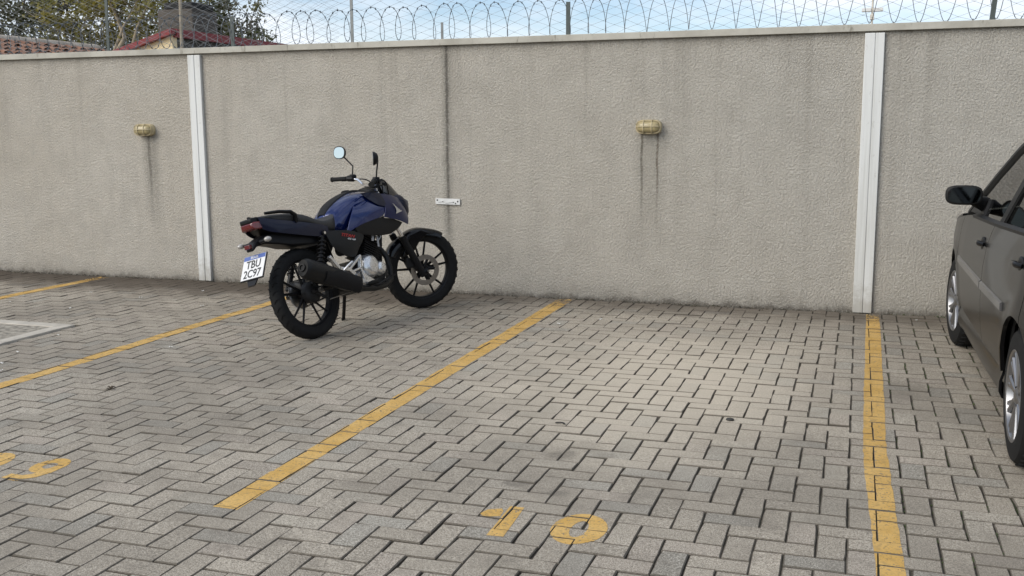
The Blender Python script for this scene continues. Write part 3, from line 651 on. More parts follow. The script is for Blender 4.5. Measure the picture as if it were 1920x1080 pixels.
m = MB(); m.grid([[(x, .065, z), (x, .098, z), (x, .098, z-.012), (x, .065, z-.012)] for x, z in ((.42, .415), (.3, .418), (.15, .420), (.02, .415), (-.06, .395))], cu=True, cap=True); m.build('chain_guard', M['matt'], bike, 40)
m = MB()
for z in (.402, .222):
    m.tube([(.0, .06, z+(0 if z > .3 else -.006)), (.5, .06, .375 if z > .3 else .295)], .007, 6)
m.build('chain', M['steel'], bike, 40)
for sy in (-1, 1):                                       # twin shock absorbers
    a, b_ = Vector((.165, sy*.128, .685)), Vector((.0, sy*.138, .365)); d = b_-a
    m = MB(); m.tube([a+d*.05, a+d*.5], .012, 10); m.tube([a+d*.45, a+d*.97], .019, 12); m.tube([a-Vector((0, sy*.018, 0)), a+Vector((0, sy*.018, 0))], .018, 12); m.tube([b_-Vector((0, sy*.018, 0)), b_+Vector((0, sy*.018, 0))], .016, 12)
    sh = m.build('shock_absorber', M['black'], bike, 40)
    m = MB(); t_ = d.normalized(); e1 = t_.orthogonal().normalized(); e2 = t_.cross(e1); n = 8*14
    m.tube([a+d*(.10+.66*i/n)+e1*(.026*math.cos(2*math.pi*i/14))+e2*(.026*math.sin(2*math.pi*i/14)) for i in range(n+1)], .0052, 6); m.build('spring', M['spring'], sh, 60)
    m = MB(); m.tube([a-Vector((0, -sy*.017, 0)), a+Vector((0, sy*.024, 0))], .010, 8); m.build('shock_bolt', M['chrome'], sh, 40)
# frame
m = MB()
for sy in (-1, 1):
    m.tube([(1.0, sy*.02, .86), (.72, sy*.08, .76), (.4, sy*.10, .68), (.1, sy*.10, .70), (-.25, sy*.075, .76)], .015, 8)
    m.tube([(.42, sy*.10, .68), (.46, sy*.10, .5), (.50, sy*.09, .33), (.46, sy*.09, .25)], .016, 8); m.tube([(.44, sy*.10, .50), (.12, sy*.115, .69)], .012, 8)
m.tube([(1.0, 0, .84), (.92, 0, .60), (.84, 0, .38), (.76, 0, .25)], .019, 8); m.tube([(1.045, 0, .79), (.955, 0, .98)], .032, 12)
m.build('frame', M['black'], bike, 40)
# engine
eng = MB(); eng.grid([[(.37, -.09*s_, .27), (.37, -.09*s_, .42), (.50, -.09*s_, .47), (.66, -.09*s_, .47), (.76, -.09*s_, .42), (.79, -.09*s_, .33), (.74, -.09*s_, .245), (.45, -.09*s_, .235)] for s_ in (1, -1)], cu=True, cap=True)
eng = eng.build('engine', M['engine'], bike, 30, bevel=.012)
for c, r_, d, nm in (((.575, -.088, .402), .084, .080, 'clutch_cover'), ((.672, -.088, .375), .052, .084, 'filter_cover'), ((.50, -.088, .33), .062, .05, 'crankcase_cover')):
    m = MB(); m.lathe([(r_*1.06, 0), (r_*1.05, -d*.45), (r_*.95, -d*.72), (r_*.72, -d*.94), (r_*.45, -d), (.0, -d)], c, n=32); m.build(nm, M['alu'], eng, 40)
for a in range(6):
    m = MB(); m.lathe([(.0, -.004), (.006, -.004), (.007, 0)], (.575+.05*math.cos(a*1.05), -.148, .40+.05*math.sin(a*1.05)), (0, 1, 0), 8); m.build('cover_bolt', M['steel'], eng, 40)
m = MB(); m.lathe([(0, -.003), (.018, -.003), (.02, 0)], (.668, -.168, .372), (0, 1, 0), 12); m.build('filter_cap', M['steel'], eng, 40)
cyd = Vector((.10, 0, .20)).normalized(); c0 = Vector((.66, 0, .455)); e1 = Vector((0, 1, 0)); e2 = cyd.cross(e1)
m = MB()
def slabc(c, hw, hl, t_, m): 
    P = [c+e1*(sx*hw)+e2*(sy*hl)+cyd*(k*t_) for k in (0, 1) for sx, sy in ((-1, -1), (1, -1), (1, 1), (-1, 1))]; m.hexa(P)
slabc(c0, .058, .06, .21, m); cyl = m.build('cylinder', M['engine'], eng, 0, bevel=.006)
for i in range(9):
    m = MB(); k = 1.0 if i < 6 else .92; slabc(c0+cyd*(.012+i*.018), .092*k, .086*k, .006, m); m.build('cooling_fin', M['engine'], cyl, 0, bevel=.0015)
m = MB(); slabc(c0+cyd*.185, .062, .066, .045, m); m.build('cylinder_head_cover', M['grey'], cyl, 0, bevel=.012)
m = MB(); m.tube([(.585, -.05, .60), (.55, -.06, .57), (.50, -.05, .56)], [.03, .036, .03], 12); m.tube([(.50, -.05, .56), (.40, -.03, .56)], .045, 12); m.build('throttle_body', M['engine'], bike, 40)
m = MB(); m.tube([(.70, -.105, .58), (.71, -.11, .62)], .012, 8); m.tube([(.75, -.10, .56), (.775, -.13, .60), (.76, -.12, .68)], .006, 6); m.tube([(.742, -.115, .53), (.752, -.115, .61)], .009, 8); m.build('spark_plug_lead', M['steel'], bike, 40)
# exhaust
m = MB(); m.tube([(.775, -.03, .55), (.83, -.05, .52), (.865, -.065, .45), (.85, -.085, .36), (.79, -.115, .275), (.68, -.145, .245), (.52, -.165, .24), (.36, -.185, .262), (.28, -.20, .285)], [.021, .021, .021, .021, .022, .022, .023, .025, .035], 12); m.build('exhaust_pipe', M['muffler'], bike, 50)
def ell_ring(c, t_, a, b_, n=24):
    t_ = Vector(t_).normalized(); u = Vector((0, 1, 0)); v = t_.cross(u).normalized(); c = Vector(c); return [c+u*(a*math.cos(2*math.pi*i/n))+v*(b_*math.sin(2*math.pi*i/n)) for i in range(n)]
p0, p1 = Vector((.33, -.195, .285)), Vector((-.215, -.232, .470)); d = p1-p0
mf = MB(); mf.grid([ell_ring(p0+d*f, d, a, b_) for f, a, b_ in ((0, .034, .036), (.10, .050, .054), (.24, .058, .066), (.6, .060, .071), (.93, .059, .070), (.97, .055, .066), (1.0, .046, .056))], cu=True, cap=True); mf = mf.build('muffler', M['muffler'], bike, 50)
m = MB(); m.lathe([(.026, 0), (.026, .012), (.017, .012), (.017, -.03)], p1, d, 18); m.build('outlet', M['black'], mf, 50)
m = MB(); m.lathe([(0, 0), (.0165, 0)], p1+d.normalized()*-.002+d.normalized()*.004, d, 18); m.build('outlet_hole', M['hole'], mf, 50)
rows = []
for f in (.06, .2, .35, .5, .62, .70):
    c = p0+d*f; t_ = d.normalized(); u = Vector((0, 1, 0)); v = t_.cross(u).normalized(); a, b_ = .064, .075
    rows.append([c+u*(a*math.cos(x))+v*(b_*math.sin(x)) for x in (R(115+k*19*(1 if f < .6 else .7)) for k in range(6))])
m = MB(); m.shell(rows, .004); m.build('heat_shield', M['matt'], mf, 45)
# side covers, foot pegs
def mir(rows, s_): return [[(x, y*s_, z) for x, y, z in r_] for r_ in rows]
cov = [[(.175, -.135, .690), (.28, -.147, .688), (.40, -.155, .682), (.50, -.152, .655), (.57, -.14, .630)], [(.19, -.140, .640), (.30, -.155, .630), (.40, -.163, .615), (.49, -.158, .600), (.55, -.145, .598)], [(.215, -.138, .590), (.31, -.152, .555), (.40, -.158, .535), (.47, -.152, .540), (.51, -.14, .565)], [(.27, -.130, .555), (.325, -.138, .51), (.39, -.142, .485), (.44, -.14, .495), (.47, -.132, .52)]]
for s_ in (1, -1):
    m = MB(); m.shell(mir(cov, s_), -.006*s_); c = m.build('side_cover', M['grey'], bike, 40, sub=1)
    if s_ == 1:
        for txt, sz, mat, P0, P1 in (('TITAN', .031, 'redtext', (.28, -.1655, .660), (.46, -.1655, .622)), ('CG 160', .016, 'whitetext', (.355, -.1665, .622), (.45, -.1665, .602))):
            me = text_mesh(txt, sz, .0006, shear=.45, bold=.0004); me.transform(Matrix.Diagonal((1.55, 1, 1, 1))); o = bpy.data.objects.new('lettering', me); col.objects.link(o); o.parent = c; me.materials.append(M[mat])
            a = Vector(P0); b_ = Vector(P1); xx = (b_-a).normalized(); zz = Vector((0, -1, 0)); zz = (zz-xx*zz.dot(xx)).normalized(); yy = zz.cross(xx); ctr = (a+b_)/2
            o.matrix_local = Matrix(((xx.x, yy.x, zz.x, ctr.x), (xx.y, yy.y, zz.y, ctr.y), (xx.z, yy.z, zz.z, ctr.z), (0, 0, 0, 1)))
m = MB()
def bar(m, P, wd, y0, y1):
    for a, b_ in zip(P[:-1], P[1:]):
        a = Vector((a[0], 0, a[1])); b_ = Vector((b_[0], 0, b_[1])); d_ = (b_-a).normalized(); n_ = Vector((-d_.z, 0, d_.x))*wd/2; a = a-d_*wd*.3; b_ = b_+d_*wd*.3
        m.hexa([(*(a+n_)[:1], y0, (a+n_).z), (*(b_+n_)[:1], y0, (b_+n_).z), (*(b_-n_)[:1], y0, (b_-n_).z), (*(a-n_)[:1], y0, (a-n_).z), (*(a+n_)[:1], y1, (a+n_).z), (*(b_+n_)[:1], y1, (b_+n_).z), (*(b_-n_)[:1], y1, (b_-n_).z), (*(a-n_)[:1], y1, (a-n_).z)])
for s_ in (-1, 1):
    m = MB(); y0, y1 = s_*.150, s_*.178
    for i, (P, wd) in enumerate(([[(.135, .512), (.205, .425), (.30, .405)], .024], [[(.30, .405), (.445, .485)], .017], [[(.30, .405), (.355, .36), (.40, .31)], .026], [[(.445, .485), (.425, .40), (.44, .30)], .020], [[(.33, .385), (.43, .405)], .015], [[(.40, .31), (.50, .285)], .035], [[(.445, .34), (.53, .29)], .030])):
        bar(m, P, wd, y0+s_*.0006*i, y1-s_*.0008*i)
    br = m.build('foot_peg_bracket', M['alu'], bike, 0, bevel=.003)
    m = MB(); m.lathe([(0, s_*.012), (.017, s_*.010), (.018, 0)], (.365, s_*.178, .352), (0, 1, 0), 14); m.build('bracket_boss', M['steel'], br, 40)
    m = MB(); m.tube([(.235, s_*.165, .40), (.265, s_*.20, .432), (.30, s_*.215, .452)], .010, 8); m.build('passenger_peg', M['alu'], bike, 40)
    m = MB(); m.tube([(.47, s_*.15, .275), (.47, s_*.20, .28), (.468, s_*.27, .285)], [.014, .017, .016], 10); m.build('rider_peg', M['rubber'], bike, 40)
m = MB(); m.tube([(.47, -.17, .27), (.56, -.185, .262), (.66, -.19, .285), (.70, -.20, .30)], .0075, 8); m.box(.685, .72, -.225, -.185, .298, .308); m.build('brake_pedal', M['engine'], bike, 40)
m = MB(); m.tube([(.525, .115, .265), (.57, .19, .165), (.612, .262, .073)], .0135, 8); m.tube([(.59, .255, .068), (.64, .285, .0765)], .016, 8, flat=.5); m.build('side_stand', M['black'], bike, 40)
# tank
def tank_sec(x, zt, zb, hw, sh):
    """half-rounded section: shoulder height sh"""
    pts = []
    for t_, yy, zz in ((0, 0, zt), (1, hw*.35, zt-.006), (2, hw*.68, zt-.026), (3, hw*.93, sh+.03), (4, hw, sh-.01), (5, hw*.96, (sh+zb)/2), (6, hw*.82, zb+.01), (7, hw*.55, zb)):
        pts.append((yy, zz))
    return [(x, -y, z) for y, z in pts[::-1]]+[(x, y, z) for y, z in pts[1:]]
secs = [(.322, .81, .68, .095, .745), (.355, .852, .658, .124, .775), (.43, .900, .655, .142, .815), (.52, .938, .67, .160, .858), (.61, .962, .69, .173, .885), (.70, .972, .71, .175, .895), (.80, .956, .72, .167, .885), (.89, .926, .74, .142, .86), (.96, .89, .76, .105, .835)]
m = MB(); m.grid([tank_sec(*s_) for s_ in secs], cu=False); m.grid([tank_sec(*secs[0])], cap=False); n_ = len(secs); L15 = 15
m = MB(); m.grid([tank_sec(*s_) for s_ in secs], cu=True, cap=True); tank = m.build('fuel_tank', M['blue'], bike, 50, sub=1)
rows = []
for x, zt, hw in ((.332, .828, .035), (.367, .868, .048), (.44, .910, .058), (.53, .947, .060), (.62, .972, .058), (.70, .984, .052), (.78, .976, .045)):
    rows.append([(x, -hw, zt-.018), (x, -hw*.9, zt-.006), (x, -hw*.4, zt), (x, hw*.4, zt), (x, hw*.9, zt-.006), (x, hw, zt-.018)])
m = MB(); m.shell(rows, .012); m.build('tank_cover', M['matt'], tank, 45, sub=1)
m = MB(); m.lathe([(0, .008), (.028, .007), (.034, .002), (.034, -.01)], (.66, 0, .974), (.12, 0, 1), 24); m.build('filler_cap', M['matt'], tank, 40)
sh = [[(.58, -.130, .895), (.70, -.150, .912), (.83, -.160, .905), (.95, -.160, .885), (1.035, -.150, .862)],
      [(.50, -.164, .830), (.66, -.184, .850), (.83, -.196, .845), (.965, -.198, .815), (1.065, -.178, .780)],
      [(.435, -.160, .745), (.61, -.190, .772), (.80, -.212, .775), (.95, -.214, .735), (1.06, -.195, .700)],
      [(.385, -.146, .655), (.545, -.180, .712), (.75, -.205, .728), (.92, -.212, .690), (1.02, -.202, .655)]]
lowp = [[(.47, -.160, .680), (.59, -.180, .730), (.74, -.196, .736), (.90, -.200, .706), (.985, -.192, .676)], [(.50, -.152, .658), (.60, -.167, .672), (.73, -.178, .660), (.87, -.180, .640), (.95, -.176, .640)], [(.53, -.140, .640), (.61, -.148, .628), (.72, -.150, .606), (.84, -.152, .604), (.92, -.158, .628)]]
for s_ in (1, -1):
    m = MB(); m.shell(mir([r_[:3] for r_ in sh], s_), -.007*s_); m.build('tank_shroud', M['blue'], bike, 30, sub=2)
    nose = [[(x+.004, y-.006, z) for x, y, z in ((.83, -.160, .907), (.93, -.163, .893), (1.0, -.158, .876), (1.045, -.146, .860))], [(.80, -.205, .842), (.93, -.208, .828), (1.02, -.198, .800), (1.072, -.176, .780)], [(.79, -.219, .778), (.93, -.224, .745), (1.02, -.212, .715), (1.068, -.194, .698)], [(.755, -.210, .729), (.90, -.218, .697), (.99, -.210, .668), (1.03, -.202, .652)]]
    m = MB(); m.shell(mir(nose, s_), -.007*s_); sr = m.build('shroud_nose', M['navyblue'], bike, 25, sub=1)
    ins = [[(.62, -.158, .928), (.72, -.172, .926), (.83, -.170, .912)], [(.66, -.186, .868), (.75, -.196, .862), (.825, -.202, .850)], [(.74, -.208, .815), (.78, -.212, .808), (.81, -.214, .800)]]
    m = MB(); m.shell(mir(ins, s_), -.006*s_); m.build('tank_insert', M['navy'], bike, 25, sub=1)
    m = MB(); m.shell(mir(lowp, s_), -.006*s_); m.build('radiator_panel', M['grey'], bike, 40, sub=1)
    if s_ == 1:                                           # silver winged emblem
        m = MB(); em = lambda u, v: (.925+u*.9-.10*v, -.2285-.02*v*0+.12*max(0, v), .775+v)
        for q in ([(-.045, -.035), (.045, -.02), (.015, -.008), (-.030, -.018)], [(-.030, -.018), (.022, -.006), (-.004, .006), (-.025, .002)], [(-.025, .002), (.0, .008), (-.022, .026), (-.030, .020)], [(-.030, .02), (-.020, .028), (-.040, .048)]):
            m.prism([em(*a) for a in q], (0, -.0025, 0))
        m.build('wing_emblem', M['silver'], sr, 0)
# seat, tail
def seat_sec(x, zt, zb, hw): return [(x, -hw*.75, zb), (x, -hw, zb+(zt-zb)*.35), (x, -hw*.97, zt-.018), (x, -hw*.75, zt-.004), (x, -hw*.3, zt), (x, hw*.3, zt), (x, hw*.75, zt-.004), (x, hw*.97, zt-.018), (x, hw, zb+(zt-zb)*.35), (x, hw*.75, zb)]
m = MB(); m.grid([seat_sec(*a) for a in ((-.30, .862, .80, .060), (-.22, .868, .79, .095), (-.08, .862, .775, .118), (.05, .845, .755, .124), (.115, .815, .735, .124), (.17, .790, .715, .126), (.24, .782, .690, .130), (.305, .792, .680, .128), (.345, .815, .682, .112), (.372, .840, .70, .085))], cu=True, cap=True); seat = m.build('seat', M['seat'], bike, 60, sub=1)
tp = [[(.24, -.118, .735), (.10, -.124, .760), (-.06, -.124, .788), (-.22, -.104, .818), (-.30, -.086, .840), (-.345, -.074, .850)], [(.235, -.128, .700), (.09, -.136, .722), (-.07, -.134, .752), (-.23, -.114, .785), (-.30, -.096, .806), (-.345, -.084, .824)], [(.22, -.122, .655), (.07, -.130, .672), (-.08, -.126, .700), (-.24, -.104, .735), (-.29, -.086, .752), (-.325, -.074, .772)]]
for s_ in (1, -1):
    m = MB(); m.shell(mir(tp, s_), .006*s_); m.build('tail_panel', M['navy'], bike, 40, sub=1)
    m = MB(); m.tube([(-.055, s_*.126, .785), (-.066, s_*.136, .832), (-.105, s_*.138, .856), (-.19, s_*.118, .868), (-.275, s_*.075, .872)], [.013, .014, .013, .012, .010], 8, flat=1.3); m.build('grab_rail', M['black'], bike, 50)
m = MB(); m.grid([[(x, -w_, zb), (x, -w_, zt), (x, w_, zt), (x, w_, zb)] for x, w_, zb, zt in ((-.10, .115, .72, .80), (-.24, .092, .745, .840), (-.345, .066, .800, .858), (-.388, .050, .824, .852))], cu=True, cap=True); m.build('tail_core', M['black'], bike, 30, bevel=.008)
m = MB(); m.grid([[(x, -w_, zb), (x, -w_*1.02, zt), (x, w_*1.02, zt), (x, w_, zb)] for x, w_, zb, zt in ((-.285, .088, .786, .815), (-.335, .082, .776, .826), (-.368, .066, .778, .828), (-.386, .048, .790, .824))], cu=True, cap=True); m.build('tail_light', M['redlens'], bike, 30, bevel=.008)
m = MB(); m.grid([[(x, -w_, zb), (x, -w_, zt), (x, w_, zt), (x, w_, zb)] for x, w_, zb, zt in ((.20, .095, .62, .70), (.0, .088, .632, .72), (-.10, .075, .642, .735), (-.20, .06, .664, .75), (-.30, .045, .680, .735), (-.37, .036, .668, .708), (-.405, .034, .64, .672))], cu=True, cap=True); m.build('rear_mudguard', M['black'], bike, 30, bevel=.01)
m = MB(); m.box(-.425, -.40, -.024, .024, .662, .690); m.build('reflector', M['redlens'], bike, 0, bevel=.004)
for s_ in (-1, 1):
    m = MB(); m.tube([(-.34, s_*.045, .695), (-.345, s_*.10, .697)], [.014, .010], 8); sg = m.build('turn_signal', M['black'], bike, 50)
    m = MB(); m.ell((-.350, s_*.125, .700), (.028, .022, .017), 16, 10); m.build('signal_lens', M['clear'], sg, 60)
# number plate
pc = Vector((-.408, 0, .548)); pt = Vector((-.362, 0, .632))-Vector((-.445, 0, .488)); pz = pt.normalized(); px_ = Vector((0, -1, 0)); pn = px_.cross(pz); 
PM = Matrix(((px_.x, pz.x, pn.x, pc.x), (px_.y, pz.y, pn.y, pc.y), (px_.z, pz.z, pn.z, pc.z), (0, 0, 0, 1)))
m = MB(); m.box(-.105, .105, -.092, .09, -.012, -.003); hold = m.build('plate_holder', M['black'], bike, 0, bevel=.004, tf=PM)
m = MB(); m.prism([(-.03, -.13, -.010), (.03, -.13, -.010), (.05, -.08, -.010), (-.05, -.08, -.010)], (0, 0, -.008)); m.build('mud_flap', M['black'], hold, 0, tf=PM)
m = MB(); m.box(-.1, .1, -.085, .085, -.002, .0008); lp = m.build('licence_plate', M['platewhite'], bike, 0, bevel=.001, tf=PM)
m = MB(); m.box(-.098, .098, .053, .083, .0008, .0014); m.build('plate_band', M['plateblue'], lp, 0, tf=PM)
for txt, sz, yy, mat in (('TBU', .078, .016, 'platetext'), ('2C97', .078, -.050, 'platetext'), ('BRASIL', .026, .0675, 'platewhite')):
    me = text_mesh(txt, sz, .0005, bold=.0012 if sz > .05 else .0003); me.transform(Matrix.Diagonal((.92, 1, 1, 1))); o = bpy.data.objects.new('plate_lettering', me); col.objects.link(o); o.parent = lp; me.materials.append(M[mat]); o.matrix_local = PM @ Matrix.Translation((0, yy, .0021 if sz < .05 else .0016))
# front end (all steered)
FX = WB
TF = STEER @ Matrix.Translation((FX, 0, .31))
fw = rim_mesh(.234, .048, 5, .034, .06).build('front_wheel', M['black'], bike, 40, tf=TF)
tyre_mesh(.309, .082, 2).build('tyre', M['rubber'], fw, 40, tf=TF)
m = MB(); 
for a0 in range(12): m.lathe([(.082, -.062), (.120, -.062), (.120, -.058), (.082, -.058)], n=6, closed=True, a0=2*math.pi*a0/12+.03, a1=2*math.pi*(a0+1)/12-.03)
m.lathe([(.092, -.0615), (.1195, -.0615), (.1195, -.0585), (.092, -.0585)], n=48, closed=True); m.lathe([(.080, -.0615), (.086, -.0615), (.086, -.0585), (.080, -.0585)], n=48, closed=True)
m.build('brake_disc', M['steel'], fw, 40, tf=TF)
m = MB()
for k in range(5):
    a = 2*math.pi*k/5; m.tube([(.03*math.sin(a), -.055, .03*math.cos(a)), (.084*math.sin(a+.3), -.06, .084*math.cos(a+.3))], [.014, .011], 8, flat=.5)
m.lathe([(.0, -.064), (.032, -.062), (.04, -.05), (.04, -.02)], n=24); m.build('disc_carrier', M['black'], fw, 40, tf=TF)
fd = Vector((-math.sin(rk), 0, math.cos(rk)))
for s_ in (-1, 1):
    b0 = Vector((1.272, s_*.094, .30)); 
    m = MB(); m.tube([b0-fd*.03, b0+fd*.05, b0+fd*.32], [.024, .029, .0275], 14); m.tube([b0+fd*.0+Vector((0, 0, .0)), Vector((FX+.005, s_*.094, .31))], .024, 10); sl = m.build('fork_slider', M['black'], bike, 50, tf=STEER)
    m = MB(); m.tube([b0+fd*.30, b0+fd*.76], .0165, 12); m.build('fork_tube', M['chrome'], sl, 50, tf=STEER)
    m = MB(); m.tube([b0+fd*.315, b0+fd*.335], .024, 12); m.build('fork_seal', M['rubber'], sl, 50, tf=STEER)
m = MB(); m.tube([(FX, -.125, .31), (FX, .125, .31)], .009, 10); m.build('front_axle', M['steel'], bike, 50, tf=STEER)
m = MB(); m.box(1.155, 1.235, -.088, -.050, .345, .425); m.build('brake_caliper', M['engine'], bike, 0, bevel=.012, tf=STEER)
rows = []
for i in range(15):
    a = R(-62+97*i/14); rr_ = .327+.004*math.sin(i); hw = .070-.010*abs(i-7)/7; rows.append([(FX-.004+(rr_-dr)*math.sin(a), y_*hw, .31+(rr_-dr)*math.cos(a)) for y_, dr in ((-1, .058), (-.98, .026), (-.75, .007), (-.3, 0), (.3, 0), (.75, .007), (.98, .026), (1, .058))])
m = MB(); m.shell(rows, .004); fm = m.build('front_mudguard', M['gloss'], bike, 45, tf=STEER)
for s_ in (-1, 1):
    m = MB(); m.prism([(1.13, s_*.073, .44), (1.20, s_*.073, .60), (1.30, s_*.073, .628), (1.36, s_*.073, .60), (1.28, s_*.073, .54), (1.22, s_*.073, .46)], (0, s_*.006, 0)); m.build('mudguard_stay', M['gloss'], fm, 0, bevel=.004, tf=STEER)
    m = MB(); m.prism([(1.33, s_*.074, .606), (1.37, s_*.074, .612), (1.43, s_*.074, .588), (1.38, s_*.074, .585)], (0, s_*.004, 0)); m.build('mudguard_slot', M['hole'], fm, 0, tf=STEER)
hb = Vector((.925, 0, 1.0))
m = MB(); m.hexa([hb+Vector(p) for p in ((-.035, -.115, -.055), (.055, -.115, -.035), (.055, .115, -.035), (-.035, .115, -.055), (-.045, -.10, -.025), (.045, -.10, -.005), (.045, .10, -.005), (-.045, .10, -.025))]); m.build('top_yoke', M['black'], bike, 0, bevel=.01, tf=STEER)
m = MB(); m.hexa([Vector((1.075, 0, .70))+Vector(p) for p in ((-.05, -.115, -.03), (.045, -.115, -.01), (.045, .115, -.01), (-.05, .115, -.03), (-.06, -.11, .01), (.035, -.11, .03), (.035, .11, .03), (-.06, .11, .01))]); m.build('lower_yoke', M['black'], bike, 0, bevel=.01, tf=STEER)
def bars(s_): return [(.925, s_*.0, 1.005), (.925, s_*.07, 1.005), (.930, s_*.12, 1.018), (.922, s_*.17, 1.042), (.898, s_*.22, 1.052), (.865, s_*.27, 1.053)]
m = MB(); m.tube(bars(1)[::-1]+bars(-1)[1:], .0112, 10); m.build('handlebar', M['chrome'], bike, 60, tf=STEER)
for s_ in (1, -1):
    m = MB(); m.tube([(.868, s_*.265, 1.053), (.80 if s_ > 0 else .790, s_*.385, 1.046)], .0165, 12); m.tube([(.80, s_*.385, 1.046), (.795, s_*.393, 1.0455)], .0195, 12); m.build('grip', M['rubber'], bike, 50, tf=STEER)
    m = MB(); m.tube([(.905, s_*.205, 1.052), (.872, s_*.258, 1.053)], .024, 12); m.box(.885, .925, s_*.225-.028, s_*.225+.028, 1.045, 1.083); m.build('switch_pod', M['black'], bike, 0, bevel=.008, tf=STEER)
    m = MB(); m.tube([(.925, s_*.215, 1.040), (.920, s_*.27, 1.036), (.870, s_*.375, 1.030)], [.009, .007, .006], 8); m.build('lever', M['black'], bike, 50, tf=STEER)
def mirror(bot, bend, c, nrm, s_):
    nrm = Vector(nrm).normalized(); up = Vector((0, 0, 1)); u = up.cross(nrm).normalized(); v = nrm.cross(u); c = Vector(c)
    m = MB(); m.tube([bot, bend, c-nrm*.030-v*.02], .0058, 8); st = m.build('mirror_stem', M['black'], bike, 50, tf=STEER)
    def ov(a, b_, d_): return [c+nrm*d_+u*(a*math.copysign(abs(math.cos(t_))**.8, math.cos(t_)))+v*(b_*math.copysign(abs(math.sin(t_))**.8, math.sin(t_))) for t_ in (2*math.pi*i/24 for i in range(24))]
    m = MB(); m.grid([ov(.020, .016, -.034), ov(.045, .036, -.026), ov(.060, .048, -.006), ov(.062, .050, .004), ov(.058, .046, .006)], cu=True, cap=True); b_ = m.build('rear_view_mirror', M['black'], bike, 50, tf=STEER); st.parent = b_
    m = MB(); m.grid([ov(.055, .043, .0064), ov(.055, .043, .0078)], cu=True, cap=True); m.build('mirror_glass', M['mirror'], b_, 30, tf=STEER)
mirror((.905, .235, 1.06), (.922, .250, 1.145), (.862, .345, 1.250), (-.90, -.40, .14), 1)
mirror((.900, -.235, 1.06), (.905, -.250, 1.13), (.855, -.330, 1.225), (-.93, .34, 0.05), -1)
m = MB(); m.grid([[(x, -w_, zb), (x, -w_, zt), (x, w_, zt), (x, w_, zb)] for x, w_, zb, zt in ((.945, .075, .985, 1.000), (.99, .078, .965, 1.030), (1.05, .066, .955, 1.020))], cu=True, cap=True); m.build('instrument_panel', M['black'], bike, 0, bevel=.01, tf=STEER)
hl = MB(); hl.grid([[(x, -w_*.7, zb), (x, -w_, zb+(zt-zb)*.35), (x, -w_*.95, zt-(zt-zb)*.2), (x, -w_*.5, zt), (x, w_*.5, zt), (x, w_*.95, zt-(zt-zb)*.2), (x, w_, zb+(zt-zb)*.35), (x, w_*.7, zb)] for x, w_, zb, zt in ((1.02, .085, .78, .93), (1.08, .105, .755, .94), (1.15, .112, .74, .93), (1.185, .100, .735, .905), (1.212, .078, .745, .875))], cu=True, cap=True); hl = hl.build('headlight_cowl', M['navy'], bike, 40, sub=1, tf=STEER)
m = MB(); m.grid([[(x, -w_, zb), (x, -w_, zt), (x, w_, zt), (x, w_, zb)] for x, w_, zb, zt in ((1.185, .082, .760, .885), (1.214, .070, .768, .868), (1.226, .05, .785, .848))], cu=True, cap=True); m.build('headlight_lens', M['darklens'], hl, 0, bevel=.01, tf=STEER)
rows = [[(1.150-.0*k, y_, .925-abs(y_)*.25) for y_ in (-.095, -.05, 0, .05, .095)] for k in (0,)]
def wrap(P): return [(x, -y, z) for x, y, z in P]+[(x, y, z) for x, y, z in P[-2::-1]]
rows = [wrap([(1.01, .105, .915), (1.095, .085, .905), (1.15, .045, .912), (1.165, 0, .918)]), wrap([(.995, .098, .965), (1.065, .072, .970), (1.105, .038, .978), (1.117, 0, .982)]), wrap([(.985, .072, 1.015), (1.020, .052, 1.030), (1.043, .025, 1.042), (1.05, 0, 1.046)])]
m = MB(); m.shell(rows, .004); m.build('windscreen', M['smoke'], bike, 45, sub=1, tf=STEER)
for i, P in enumerate(([(.93, -.20, 1.04), (.99, -.20, 1.075), (1.03, -.14, 1.02), (1.05, -.09, .92)], [(.93, .20, 1.04), (1.0, .18, 1.06), (1.04, .10, 1.0), (1.06, .06, .90)], [(.925, -.19, 1.03), (.985, -.17, 1.05), (1.0, -.12, .97), (1.0, -.06, .86)])):
    pp = [Vector(p) for p in P]; q = []
    for k in range(13):
        t_ = k/12; q.append(pp[0]*(1-t_)**3+pp[1]*3*t_*(1-t_)**2+pp[2]*3*t_*t_*(1-t_)+pp[3]*t_**3)
    m = MB(); m.tube(q, .0048, 6); m.build('control_cable', M['black'], bike, 60, tf=STEER)

# ================================================================== CAR
# local frame: x forward (towards the wall), y left, origin on the ground between the front wheels
car = empty('parked_car', (1.418, -1.0, 0), (0, 0, R(90.8))); tag(car, 'dark graphite car parked nose to the wall, cut off by right edge', 'car')
def interp(xs_, ys_, x): return float(np.interp(x, xs_, ys_))
WXs = [-3.32, -3.2, -2.9, -2.47, -1.5, -.5, 0, .35, .55, .68, .74]; WYs = [.60, .70, .775, .812, .822, .818, .806, .785, .73, .62, .50]
BXs = [-3.3, -2.9, -2.3, -1.5, -.55, -.3, 0, .2, .5, .7, .74]; BZs = [.95, .965, .945, .915, .885, .862, .83, .80, .735, .66, .60]
def side_y(x, z):
    W_ = interp(WXs, WYs, x); o_ = interp([.18, .28, .40, .55, .68, .80, .88, .98], [-.055, -.028, -.008, 0, -.001, -.016, -.038, -.075], z); 
    for cx in (0, -2.47):                                  # flared arches
        dd = math.hypot(x-cx, z-.285); o_ += .010*math.exp(-((dd-.345)/.05)**2)
    return W_+o_
def belt(x): return interp(BXs, BZs, x)
AR = .335
def zlow(x, base):
    z = base
    for cx in (0, -2.47):
        if abs(x-cx) < AR: z = max(z, .285+math.sqrt(AR*AR-(x-cx)**2))
    return z
